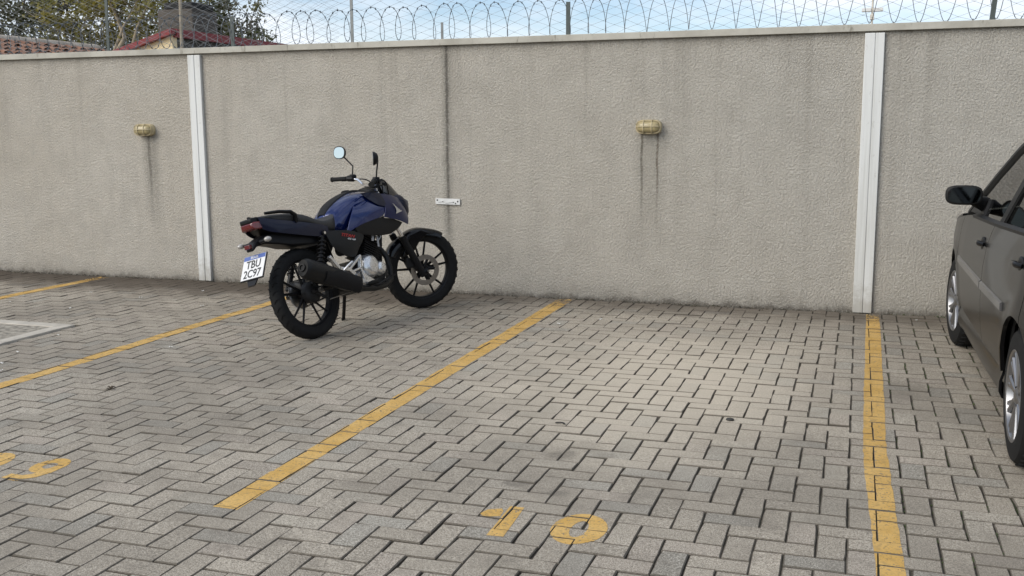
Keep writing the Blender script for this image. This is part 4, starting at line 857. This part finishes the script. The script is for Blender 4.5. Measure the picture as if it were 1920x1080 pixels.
def side_panel(name, x0, x1, base, top, s_, mat, n=26, t_=.018, parent=None, rows_n=11, ztop=None):
    rows = []
    for i in range(n+1):
        x = x0+(x1-x0)*i/n; zl = zlow(x, base); zt = (ztop if ztop else belt(x)-top)
        rows.append([(x, s_*side_y(x, zl+(zt-zl)*k/rows_n), zl+(zt-zl)*k/rows_n) for k in range(rows_n+1)])
    m = MB(); m.shell(rows, t_*(1 if s_ < 0 else -1)*(-1 if x1 > x0 else 1)*-1); return m.build(name, mat, parent or car, 40)
for s_ in (1, -1):
    side_panel('front_wing', .735, -.205, .30, 0, s_, M['car'], 36)
    fdoor = side_panel('front_door', -.212, -1.440, .315, 0, s_, M['car'])
    rdoor = side_panel('rear_door', -1.447, -2.56, .315, 0, s_, M['car'], 34)
    side_panel('rear_quarter', -2.567, -3.32, .30, 0, s_, M['car'], 28)
    m = MB(); m.shell([[(x, s_*(side_y(x, .30)-.004+dy), z) for dy, z in ((-.05, .17), (-.008, .185), (.006, .215), (.006, .265), (-.006, .307))] for x in [-.36-1.75*i/16 for i in range(17)]], .012*s_); m.build('sill', M['car'], car, 40)
    for door, xa, xb in ((fdoor, -.32, -1.43), (rdoor, -1.457, -2.13)):
        m = MB(); m.grid([[(x, s_*(side_y(x, z)+dy), z) for dy, z in ((-.006, .575+.004*-x), (.009, .580+.004*-x), (.010, .614+.004*-x), (-.006, .622+.004*-x))] for x in [xa+(xb-xa)*i/14 for i in range(15)]], cu=True, cap=True); m.build('side_strip', M['strip'], door, 50)
    for door, xh, zh in ((fdoor, -1.285, .795), (rdoor, -2.37, .825)):
        yy = side_y(xh, zh)
        m = MB(); m.ell((xh, s_*(yy-.004), zh), (.062, .012, .038), 16, 8); m.build('handle_recess', M['trim'], door, 60)
        m = MB(); m.tube([(xh-.075, s_*(yy+.004), zh+.004), (xh-.05, s_*(yy+.026), zh+.006), (xh+.04, s_*(yy+.026), zh+.004), (xh+.068, s_*(yy+.006), zh)], [.011, .012, .012, .009], 8, flat=.7); m.build('door_handle', M['car'], door, 60)
    # window line
    def gy(x, z): return s_*interp([.86, 1.36], [interp(WXs, WYs, x)-.055, .56], z)
    def gpt(x, z, d_=0): return (x, gy(x, z)+s_*d_, z)
    m = MB(); m.shell([[(x, s_*(side_y(x, belt(x))+dy), belt(x)+dz) for dy, dz in ((.004, -.012), (.007, .004), (-.02, .014))] for x in [-.60-1.95*i/16 for i in range(17)]], .006*s_); m.build('waist_trim', M['trim'], car, 50)
    A0, A1 = (-.42, .885), (-1.20, 1.345)
    ap = [(-.10, .868), (-.30, .990), (-.55, 1.130), (-.82, 1.270), (-1.08, 1.360), (-1.36, 1.395)]
    m = MB(); m.shell([[gpt(x-.035, z-.035, -.02), gpt(x-.012, z-.015, .006), gpt(x+.022, z+.008, .004), (x+.05, gy(x, z)-s_*.045, z+.022)] for x, z in ap], .012*s_); m.build('windscreen_pillar', M['trim'], car, 45)
    rail = [(-1.30, 1.355), (-1.7, 1.392), (-2.2, 1.385), (-2.65, 1.34), (-2.95, 1.26)]
    m = MB(); m.shell([[gpt(x, z-.035, -.01), gpt(x, z, .004), (x, gy(x, z)-s_*.03, z+.028)] for x, z in rail], .012*s_); m.build('roof_rail', M['car'], car, 45)
    m = MB(); m.shell([[gpt(xx+dx, z, .004) for dx in (.055, .03, 0, -.03, -.055)] for xx, z in ((-1.44, .905), (-1.46, 1.05), (-1.485, 1.2), (-1.51, 1.375))], .012*-s_); m.build('door_pillar', M['trim'], car, 45)
    m = MB(); m.shell([[gpt(xx+dx, z, .004) for dx in (.10, 0, -.15, -.30)] for xx, z in ((-2.58, .94), (-2.62, 1.05), (-2.66, 1.2), (-2.70, 1.335))], .012*-s_); m.build('rear_pillar', M['car'], car, 45)
    m = MB(); m.add([gpt(x, z, -.012) for x, z in ((-.30, .890), (-1.40, .912), (-1.465, 1.375), (-1.12, 1.345), (-.84, 1.250), (-.56, 1.108), (-.34, .98))], [(0, 1, 2, 3, 4, 5, 6)]); m.build('front_side_window', M['cglass'], fdoor, 0)
    m = MB(); m.add([gpt(x, z, -.012) for x, z in ((-1.48, .915), (-2.52, .935), (-2.60, 1.32), (-2.2, 1.375), (-1.54, 1.375))], [(0, 1, 2, 3, 4)]); m.build('rear_side_window', M['cglass'], rdoor, 0)
    # door mirror
    mc = Vector((-.735, s_*.853, 1.012))
    def mo(a, b_, dx): return [(mc.x+dx, mc.y+s_*a*math.copysign(abs(math.cos(t_))**.62, math.cos(t_))+(s_*.0), mc.z+b_*math.copysign(abs(math.sin(t_))**.62, math.sin(t_))) for t_ in (2*math.pi*i/28 for i in range(28))]
    m = MB(); m.grid([mo(.05, .028, .085), mo(.083, .046, .06), mo(.096, .054, .02), mo(.098, .056, -.015), mo(.090, .049, -.022)], cu=True, cap=True); dm = m.build('door_mirror', M['trim'], fdoor, 50)
    m = MB(); m.grid([mo(.086, .045, -.0222), mo(.086, .045, -.024)], cu=True, cap=True); m.build('mirror_glass', M['cmirror'], dm, 30)
    m = MB(); m.tube([(-.70, s_*.80, .985), (-.67, s_*.765, .966), (-.64, s_*.73, .955)], [.034, .036, .045], 10); m.build('mirror_arm', M['trim'], dm, 50)
    m = MB(); m.add([gpt(x, z, .002) for x, z in ((-.20, .878), (-.76, .898), (-.70, .985), (-.36, .985))]+[gpt(x, z, -.016) for x, z in ((-.20, .878), (-.76, .898), (-.70, .985), (-.36, .985))], [(0, 1, 2, 3), (7, 6, 5, 4), (0, 1, 5, 4), (1, 2, 6, 5), (2, 3, 7, 6), (3, 0, 4, 7)]); m.build('mirror_sail', M['trim'], dm, 0)
    m = MB(); m.grid([[(x, s_*y_, z) for y_, z in P] for x, P in ((.66, [(.30, .52), (.57, .52), (.57, .62), (.30, .62)]), (.755, [(.32, .53), (.45, .53), (.45, .61), (.32, .61)]))], cu=True, cap=True); m.build('headlamp', M['headlamp'], car, 0, bevel=.01)
    m = MB(); m.grid([[(x, s_*y_, z) for y_, z in ((.42, .66), (.70, .66), (.70, .90), (.45, .90))] for x in (-3.25, -3.345)], cu=True, cap=True); m.build('tail_lamp', M['tail'], car, 0, bevel=.012)
# hood, windscreen, roof, tailgate, bumpers
def span(name, xs_, zedge, yedge, crown, mat, n=12, t_=.012):
    rows = []
    for x in xs_: rows.append([(x, yedge(x)*(k/n*2-1), zedge(x)+crown(x)*(1-(k/n*2-1)**2)) for k in range(n+1)])
    m = MB(); m.shell(rows, t_); return m.build(name, mat, car, 40)
span('bonnet', [.74-.76*i/14 for i in range(15)]+[-.06], lambda x: belt(x)+.004, lambda x: side_y(x, belt(x))-.002, lambda x: .055+.03*max(0, (.5-x)), M['car'])
span('windscreen', [-.05-1.05*i/8 for i in range(9)], lambda x: interp([-1.25, -.03], [1.385, .865], x), lambda x: interp([-1.25, -.03], [.545, .72], x), lambda x: .055, M['cglass'], 10, .004)
span('roof', [-1.06-1.89*i/12 for i in range(13)], lambda x: interp([-2.98, -2.65, -2.2, -1.7, -1.3, -1.05], [1.28, 1.362, 1.405, 1.415, 1.395, 1.345], x), lambda x: interp([-2.98, -1.2], [.56, .545], x), lambda x: .045, M['car'])
span('rear_window', [-2.93-.30*i/6 for i in range(7)], lambda x: interp([-3.25, -2.93], [.975, 1.29], x), lambda x: interp([-3.25, -2.93], [.68, .56], x), lambda x: .03, M['cglass'], 10, .004)
m = MB(); m.shell([[(-3.33-.03*(1-(k/6-1)**2), .64*(k/6-1), z) for k in range(13)] for z in (.52, .7, .85, .97)], .015); m.build('tailgate', M['car'], car, 40)
for nm, xs0, sg in (('front_bumper', .70, 1), ('rear_bumper', -3.27, -1)):
    m = MB(); m.shell([[(xs0+sg*(.10*(1-abs(k/8-1)**2.4)+dx), .70*(k/8-1), z) for k in range(17)] for z, dx in ((.20, -.04), (.28, .0), (.42, .012), (.50, .0), (.56, -.03))], .02*sg); m.build(nm, M['car'], car, 40)
m = MB()                                                   # dark inner body behind the panel gaps, floor and arches
for s_ in (1, -1):
    m.shell([[(x, s_*(side_y(x, z)-.040), z) for z in [max(zlow(x, .32), .32)+.01+(belt(x)-.03-max(zlow(x, .32), .32))*k/5 for k in range(6)]] for x in [.60-3.8*i/44 for i in range(45)]], .01*s_)
m.box(-2.05, -.42, -.70, .70, .19, .25); m.box(-3.2, -2.9, -.62, .62, .26, .5); m.box(.38, .66, -.55, .55, .22, .55); m.box(-.36, .36, -.42, .42, .22, .62); m.box(-2.85, -2.1, -.45, .45, .25, .62)
m.build('inner_body', M['inner'], car, 0)
m = MB(); m.box(-.75, -.35, -.70, .70, .60, .86); m.build('dashboard', M['trim'], car, 0, bevel=.05)
for yy in (.36, -.36):
    m = MB(); m.box(-1.62, -1.15, yy-.24, yy+.24, .36, .52); m.hexa([(-1.62, yy-.23, .5), (-1.48, yy-.23, .5), (-1.48, yy+.23, .5), (-1.62, yy+.23, .5), (-1.80, yy-.19, 1.08), (-1.70, yy-.19, 1.08), (-1.70, yy+.19, 1.08), (-1.80, yy+.19, 1.08)]); st = m.build('front_seat', M['cloth'], car, 0, bevel=.03)
    m = MB(); m.box(-1.83, -1.74, yy-.12, yy+.12, 1.11, 1.27); m.build('head_restraint', M['cloth'], st, 0, bevel=.03)
m = MB(); m.box(-2.5, -2.1, -.62, .62, .40, .56); m.hexa([(-2.55, -.62, .5), (-2.42, -.62, .5), (-2.42, .62, .5), (-2.55, .62, .5), (-2.72, -.58, 1.02), (-2.62, -.58, 1.02), (-2.62, .58, 1.02), (-2.72, .58, 1.02)]); m.build('rear_bench', M['cloth'], car, 0, bevel=.03)
m = MB(); c = Vector((-.98, .36, .90)); ax_ = Vector((-1, 0, .45)).normalized(); e1 = Vector((0, 1, 0)); e2 = ax_.cross(e1)
m.tube([c+e1*(.185*math.cos(2*math.pi*i/28))+e2*(.185*math.sin(2*math.pi*i/28)) for i in range(28)], .014, 8, closed=True); m.tube([c-e1*.18, c, c+e1*.18], .02, 8); m.tube([c, c-ax_*.3], .03, 8); m.build('steering_wheel', M['trim'], car, 50)
def car_wheel(x, s_, rot):
    T = Matrix.Translation((x, s_*.707, .2865)) @ Matrix.Rotation(R(5) if x == 0 else 0, 4, 'Z') @ Matrix.Rotation(rot, 4, 'Y')
    m = MB(); m.lathe([(.188, s_*.085), (.195, s_*.092), (.235, s_*.093), (.268, s_*.086), (.282, s_*.068), (.286, s_*.03), (.286, -s_*.04), (.282, -s_*.075), (.26, -s_*.09), (.19, -s_*.085)], n=48, closed=True)
    for k in range(40):
        a = 2*math.pi*k/40; ca, sa = math.cos(a), math.sin(a)
        m.tube([(.283*sa, s_*.072, .283*ca), (.2865*math.sin(a+.03), s_*.04, .2865*math.cos(a+.03))], .0055, 5)
    tyre = m
    m = MB(); m.lathe([(.190, s_*.084), (.197, s_*.090), (.193, s_*.093), (.184, s_*.089), (.176, s_*.070), (.168, s_*.02), (.165, -s_*.07), (.175, -s_*.08), (.18, -s_*.02), (.186, s_*.06)], n=48, closed=True)
    for k in range(10):
        a = 2*math.pi*k/10
        for da in (-.07, .07):
            m.tube([(.045*math.sin(a), s_*.070, .045*math.cos(a)), (.11*math.sin(a+da*.7), s_*.074, .11*math.cos(a+da*.7)), (.182*math.sin(a+da*1.3), s_*.077, .182*math.cos(a+da*1.3))], [.014, .011, .013], 6, flat=.8)
    m.lathe([(0, s_*.086), (.026, s_*.085), (.034, s_*.078), (.06, s_*.068), (.062, s_*.04)], n=24)
    wh = m.build('wheel', M['alloy'], car, 40, tf=T)
    tyre.build('tyre', M['rubber'], wh, 40, tf=T)
    m = MB(); m.lathe([(0, s_*.035), (.12, s_*.035), (.12, s_*.022), (0, s_*.022)], n=32); m.build('brake_disc', M['steel'], wh, 40, tf=T)
for x in (0, -2.47):
    for s_ in (1, -1): car_wheel(x, s_, .15+x)

# ================================================================== BEHIND THE WALL
hs = empty('gabled_house', (-10.42, 6, 0)); tag(hs, 'cream house with dark red roof edge and dark side wall behind the fence', 'house')
m = MB(); m.prism([(-4.2, 0, 0), (0, 0, 0), (0, 0, 2.87), (-1.14, 0, 2.56), (-4.2, 0, 1.73)], (0, .12, 0)); m.build('front_wall', M['cream'], hs, 0)
m = MB(); m.box(-.12, .0, .121, 9.0, 0, 2.86); m.build('side_wall', M['darkwall'], hs, 0)
m = MB(); m.prism([(-4.25, -.10, 1.72), (.06, -.10, 2.89), (.06, -.10, 2.975), (-4.25, -.10, 1.80)], (0, .10, 0)); m.build('gable_board', M['red'], hs, 0)
m = MB(); m.box(.001, .075, .03, 9.1, 2.845, 2.975); m.build('eaves_board', M['red'], hs, 0)
m = MB(); m.hexa([(-4.3, .0, 1.70), (.05, .0, 2.885), (.05, 9.1, 2.885), (-4.3, 9.1, 1.70), (-4.3, .0, 1.78), (.05, .0, 2.965), (.05, 9.1, 2.965), (-4.3, 9.1, 1.78)]); rf = m.build('roof', M['darkwall'], hs, 0)
m = MB(); m.box(-2.45, -1.66, 2.9, 3.7, 2.3, 3.66); m.build('chimney', M['chimney'], rf, 0, bevel=.02)
m = MB(); m.box(-2.3, -1.66, 2.9, 3.6, 3.66, 3.78); m.build('chimney_cap', M['hole'], rf, 0, bevel=.02)
ts = empty('tiled_outbuilding', (-10.9, 2.8, 0)); tag(ts, 'low outbuilding with worn clay tile roof behind the wall at far left', 'building')
m = MB(); m.box(-1.9, 1.75, -1.9, 2.0, 0, 1.85); m.build('wall', M['cream'], ts, 0)
m = MB(); m.prism([(-1.9, -1.9, 1.851), (1.75, -1.9, 1.851), (0, -1.9, 2.5)], (0, 3.9, 0)); m.build('roof_core', M['tile'], ts, 0)
m = MB(); rr = random.Random(21)
for s_ in (1, -1):
    for row in range(11):
        for k in range(24):
            u0 = row*.18; y_ = -2.0+k*.175+rr.gauss(0, .004); dx = math.cos(R(20.3)); dz = -math.sin(R(20.3)); P = []
            for (u_, r_) in ((u0, .070), (u0+.22, .082)):
                z0 = 2.575+dz*u_+.02*(1-(u_-u0)/.22*.0)-(.02 if u_ == u0 else 0)+rr.gauss(0, .004); P.append([(s_*dx*u_, y_+r_*math.cos(a), z0+r_*.75*math.sin(a)) for a in (0, math.pi*.25, math.pi*.5, math.pi*.75, math.pi)])
            m.grid(P)
m = m.build('roof_tiles', M['tile'], ts, 60); m['kind'] = 'stuff'
m = MB()
for k in range(11): m.tube([(0, -2.05+k*.37, 2.565), (0, -1.66+k*.37, 2.578)], [.095, .085], 8)
m.build('ridge_tiles', M['tileridge'], ts, 50)

def tree(name, label, base, clumps, nleaf, size, lm, tm, seed, trunk_r=.16, spread=.42, limbs=True):
    rr = random.Random(seed); t_ = empty(name, base); tag(t_, label, 'tree', 'trees beyond the wall')
    tops = [Vector(c[:3]) for c in clumps]; cen = sum(tops, Vector())/len(tops)
    m = MB(); zt = cen.z; sway = [Vector((rr.gauss(0, .06)*i, rr.gauss(0, .06)*i, zt*i/6)) for i in range(7)]; sway = [p+Vector((cen.x, cen.y, 0))*(i/6)**1.5 for i, p in enumerate(sway)]
    m.tube(sway, [trunk_r*(1-.11*i) for i in range(7)], 8); tr = m.build('trunk', tm, t_, 60)
    m = MB()
    for c in tops:
        a = sway[rr.choice((3, 4, 5))]; mid = a.lerp(c, .5)+Vector((rr.gauss(0, .15), rr.gauss(0, .15), .15)); m.tube([a, mid, c], [trunk_r*.4, trunk_r*.24, trunk_r*.08], 6)
        for _ in range(4):
            e = c+Vector((rr.gauss(0, .45), rr.gauss(0, .45), rr.gauss(.1, .35))); m.tube([mid.lerp(c, .6), mid.lerp(e, .8)+Vector((0, 0, .05)), e], [trunk_r*.14, trunk_r*.09, trunk_r*.03], 4)
    m.build('limbs', tm, tr, 60)
    vs = []; fs = []; tot = sum(c[3]**2 for c in clumps)
    for cx, cy, cz, cr_ in clumps:
        sub = [Vector((rr.gauss(0, 1), rr.gauss(0, 1), rr.gauss(0, .8))).normalized()*cr_*rr.random()**.45 for _ in range(14)]
        for _ in range(int(nleaf*cr_**2/tot)):
            q = rr.choice(sub); p = Vector((cx, cy, cz))+q+Vector((rr.gauss(0, 1), rr.gauss(0, 1), rr.gauss(0, .8)))*cr_*spread*.5
            n_ = Vector((rr.gauss(0, 1), rr.gauss(0, 1), rr.gauss(.4, 1))).normalized(); u = n_.orthogonal().normalized(); u = Quaternion(n_, rr.uniform(0, 6.28)) @ u; v = n_.cross(u); l_ = size*rr.uniform(.6, 1.4); w_ = l_*.42
            k = len(vs); vs += [p-u*l_*.5, p+v*w_*.5, p+u*l_*.5, p-v*w_*.5]; fs.append((k, k+1, k+2, k+3))
    m = MB(); m.v = [tuple(p) for p in vs]; m.f = fs; me = m.mesh('crown'); me.materials.append(lm); o = bpy.data.objects.new('crown', me); col.objects.link(o); o.parent = t_
    return t_
tree('broad_tree', 'dark green dense tree filling the far left corner behind the tiled roof', (-20.6, 14, 0), [(-1.6, 0, 3.6, 1.3), (0, .4, 3.6, 1.35), (1.2, -.2, 3.3, 1.05), (-.6, .5, 5.2, 1.4), (1.0, .3, 4.9, 1.3), (-2.6, 0, 5.0, 1.2), (.2, -.6, 2.4, .9), (-3.2, .2, 3.0, 1.1)], 14000, .14, M['leafdark'], M['bark'], 31)
tree('yellowing_tree', 'yellow-green tree between the dark tree and the chimney', (-17.9, 13.2, 0), [(-1.0, 0, 3.9, .85), (.3, .2, 4.4, 1.05), (1.3, 0, 4.5, .95), (-.1, 0, 5.3, 1.1), (1.9, .2, 5.2, 1.0), (-1.3, -.2, 2.9, .55), (2.2, 0, 4.0, .45)], 11000, .13, M['leafyel'], M['paletrunk'], 32, .12)
tree('olive_tree', 'olive green tree low behind the red gable board', (-17.0, 15.5, 0), [(-1.0, 0, 3.2, .9), (.4, 0, 3.1, .95), (1.5, 0, 3.4, .9), (.4, .2, 4.1, .9), (-2.2, 0, 3.4, .9)], 12000, .13, M['leafdark'], M['bark'], 33, .12)
tree('sparse_tree', 'sparse tree with thin bare branches and few leaves against the sky', (-15.3, 14.5, 0), [(.2, 0, 3.75, .35), (.75, 0, 3.55, .32), (-.25, 0, 4.0, .4), (1.15, 0, 4.35, .30), (-.3, 0, 4.9, .6), (.25, .2, 3.3, .35), (-.7, 0, 4.6, .55), (1.35, 0, 3.65, .22)], 1500, .12, M['leafmid'], M['bark'], 34, .06, .6)
ms = empty('floodlight_mast', (.40, 60, 0)); tag(ms, 'distant pale mast with two white floodlights above the wall at right', 'mast')
m = MB(); m.tube([(0, 0, 0), (0, 0, 9.2)], [.10, .06], 8); m.build('pole', M['lampwarm'], ms, 50)
for x in (-.34, .34):
    m = MB(); m.box(x-.28, x+.28, -.15, .15, 8.22, 8.44); m.build('floodlight', M['mast'], ms, 0, bevel=.03)
m = MB(); m.box(-.12, .12, -.12, .12, 7.75, 8.05); m.build('control_box', M['lampwarm'], ms, 0, bevel=.02)

# ================================================================== SMALL LITTER
for x, y, lab in ((-.535, -3.20, 'flat dark bottle cap on the pale pavers, right of centre'), (-1.30, -3.52, 'small dark crescent of rubber on the pavers left of the oil spots')):
    m = MB(); m.lathe([(0, .004), (.017, .004), (.020, .0005), (.020, -.001)] if x > -1 else [(.016, .004), (.024, .004), (.026, .0005), (.016, .0005)], (0, 0, 0), (0, 0, 1), 16, a0=0, a1=2*math.pi if x > -1 else 3.0)
    o = m.build('bottle_cap' if x > -1 else 'rubber_scrap', M['capdark'], None, 40); o.location = (x, y, .003); tag(o, lab, 'bottle cap' if x > -1 else 'scrap')
wd = MB(); rr = random.Random(40)
for i in range(16):
    a = rr.uniform(0, 6.28); l_ = rr.uniform(.015, .045); h_ = rr.uniform(.004, .022); d_ = Vector((math.cos(a), math.sin(a), 0)); s_ = Vector((-d_.y, d_.x, 0))*.004
    wd.add([(0, 0, .001), tuple(d_*l_*.5+s_+Vector((0, 0, h_))), tuple(d_*l_+Vector((0, 0, h_*.5))), tuple(d_*l_*.5-s_+Vector((0, 0, h_*.8)))], [(0, 1, 2, 3)])
o = wd.build('dry_weed', M['leafdry'], None, 0); o.location = (-3.83, -3.62, .001); tag(o, 'small dry weed sprouting between the pavers on the left', 'weed')
rr = random.Random(41)
for i, (x, y) in enumerate([(-5.05, -3.02), (-5.2, -2.5), (-4.95, -1.2), (-4.35, -.9), (-4.9, -3.3), (-5.7, -1.0), (-5.4, -.55), (-4.0, -1.1), (-5.9, -1.6), (-6.3, -.9), (-4.75, -3.45), (-6.6, -1.5), (-2.0, -1.1), (-1.75, -.85), (.45, -.22), (-5.3, -3.1), (-4.2, -2.6)]):
    m = MB(); s_ = rr.uniform(.010, .017); a = rr.uniform(0, 6.28); P = [(s_*math.cos(a+t_)*(1 if k % 2 else .75), s_*math.sin(a+t_)*(.8 if k % 3 else 1), .006*(k % 2)) for k, t_ in enumerate((0, 1.05, 2.1, 3.1, 4.2, 5.2))]
    m.add(P+[(0, 0, .001)], [(k, (k+1) % 6, 6) for k in range(6)]); o = m.build('fallen_petal', M['petal'], None, 0); o.location = (x, y, .003); tag(o, 'tiny pale fallen petal lying on the pavers', 'petal', 'pale petals scattered on the pavers')

m = MB(); rr = random.Random(51)
for b in bricks:
    if not (.25 < b[0] < 1.3 and -4.9 < b[1] < -.3) or rr.random() < .35: continue
    for _ in range(rr.randrange(2, 7)):
        a = b[2]; u = rr.uniform(-.09, .09); v = .0485*rr.choice((-1, 1))
        if abs(math.cos(a)) > .5: u, v = .0985*rr.choice((-1, 1)), rr.uniform(-.045, .045)
        x = b[0]+u*math.cos(a)-v*math.sin(a); y = b[1]+u*math.sin(a)+v*math.cos(a); r_ = rr.uniform(.003, .007); m.ell((x, y, -.005), (r_, r_*rr.uniform(.7, 1.6), r_*.8), 5, 3)
tag(m.build('joint_moss', M['moss'], None, 60), 'green moss growing in the paver joints beside the car', 'moss', kind='stuff')
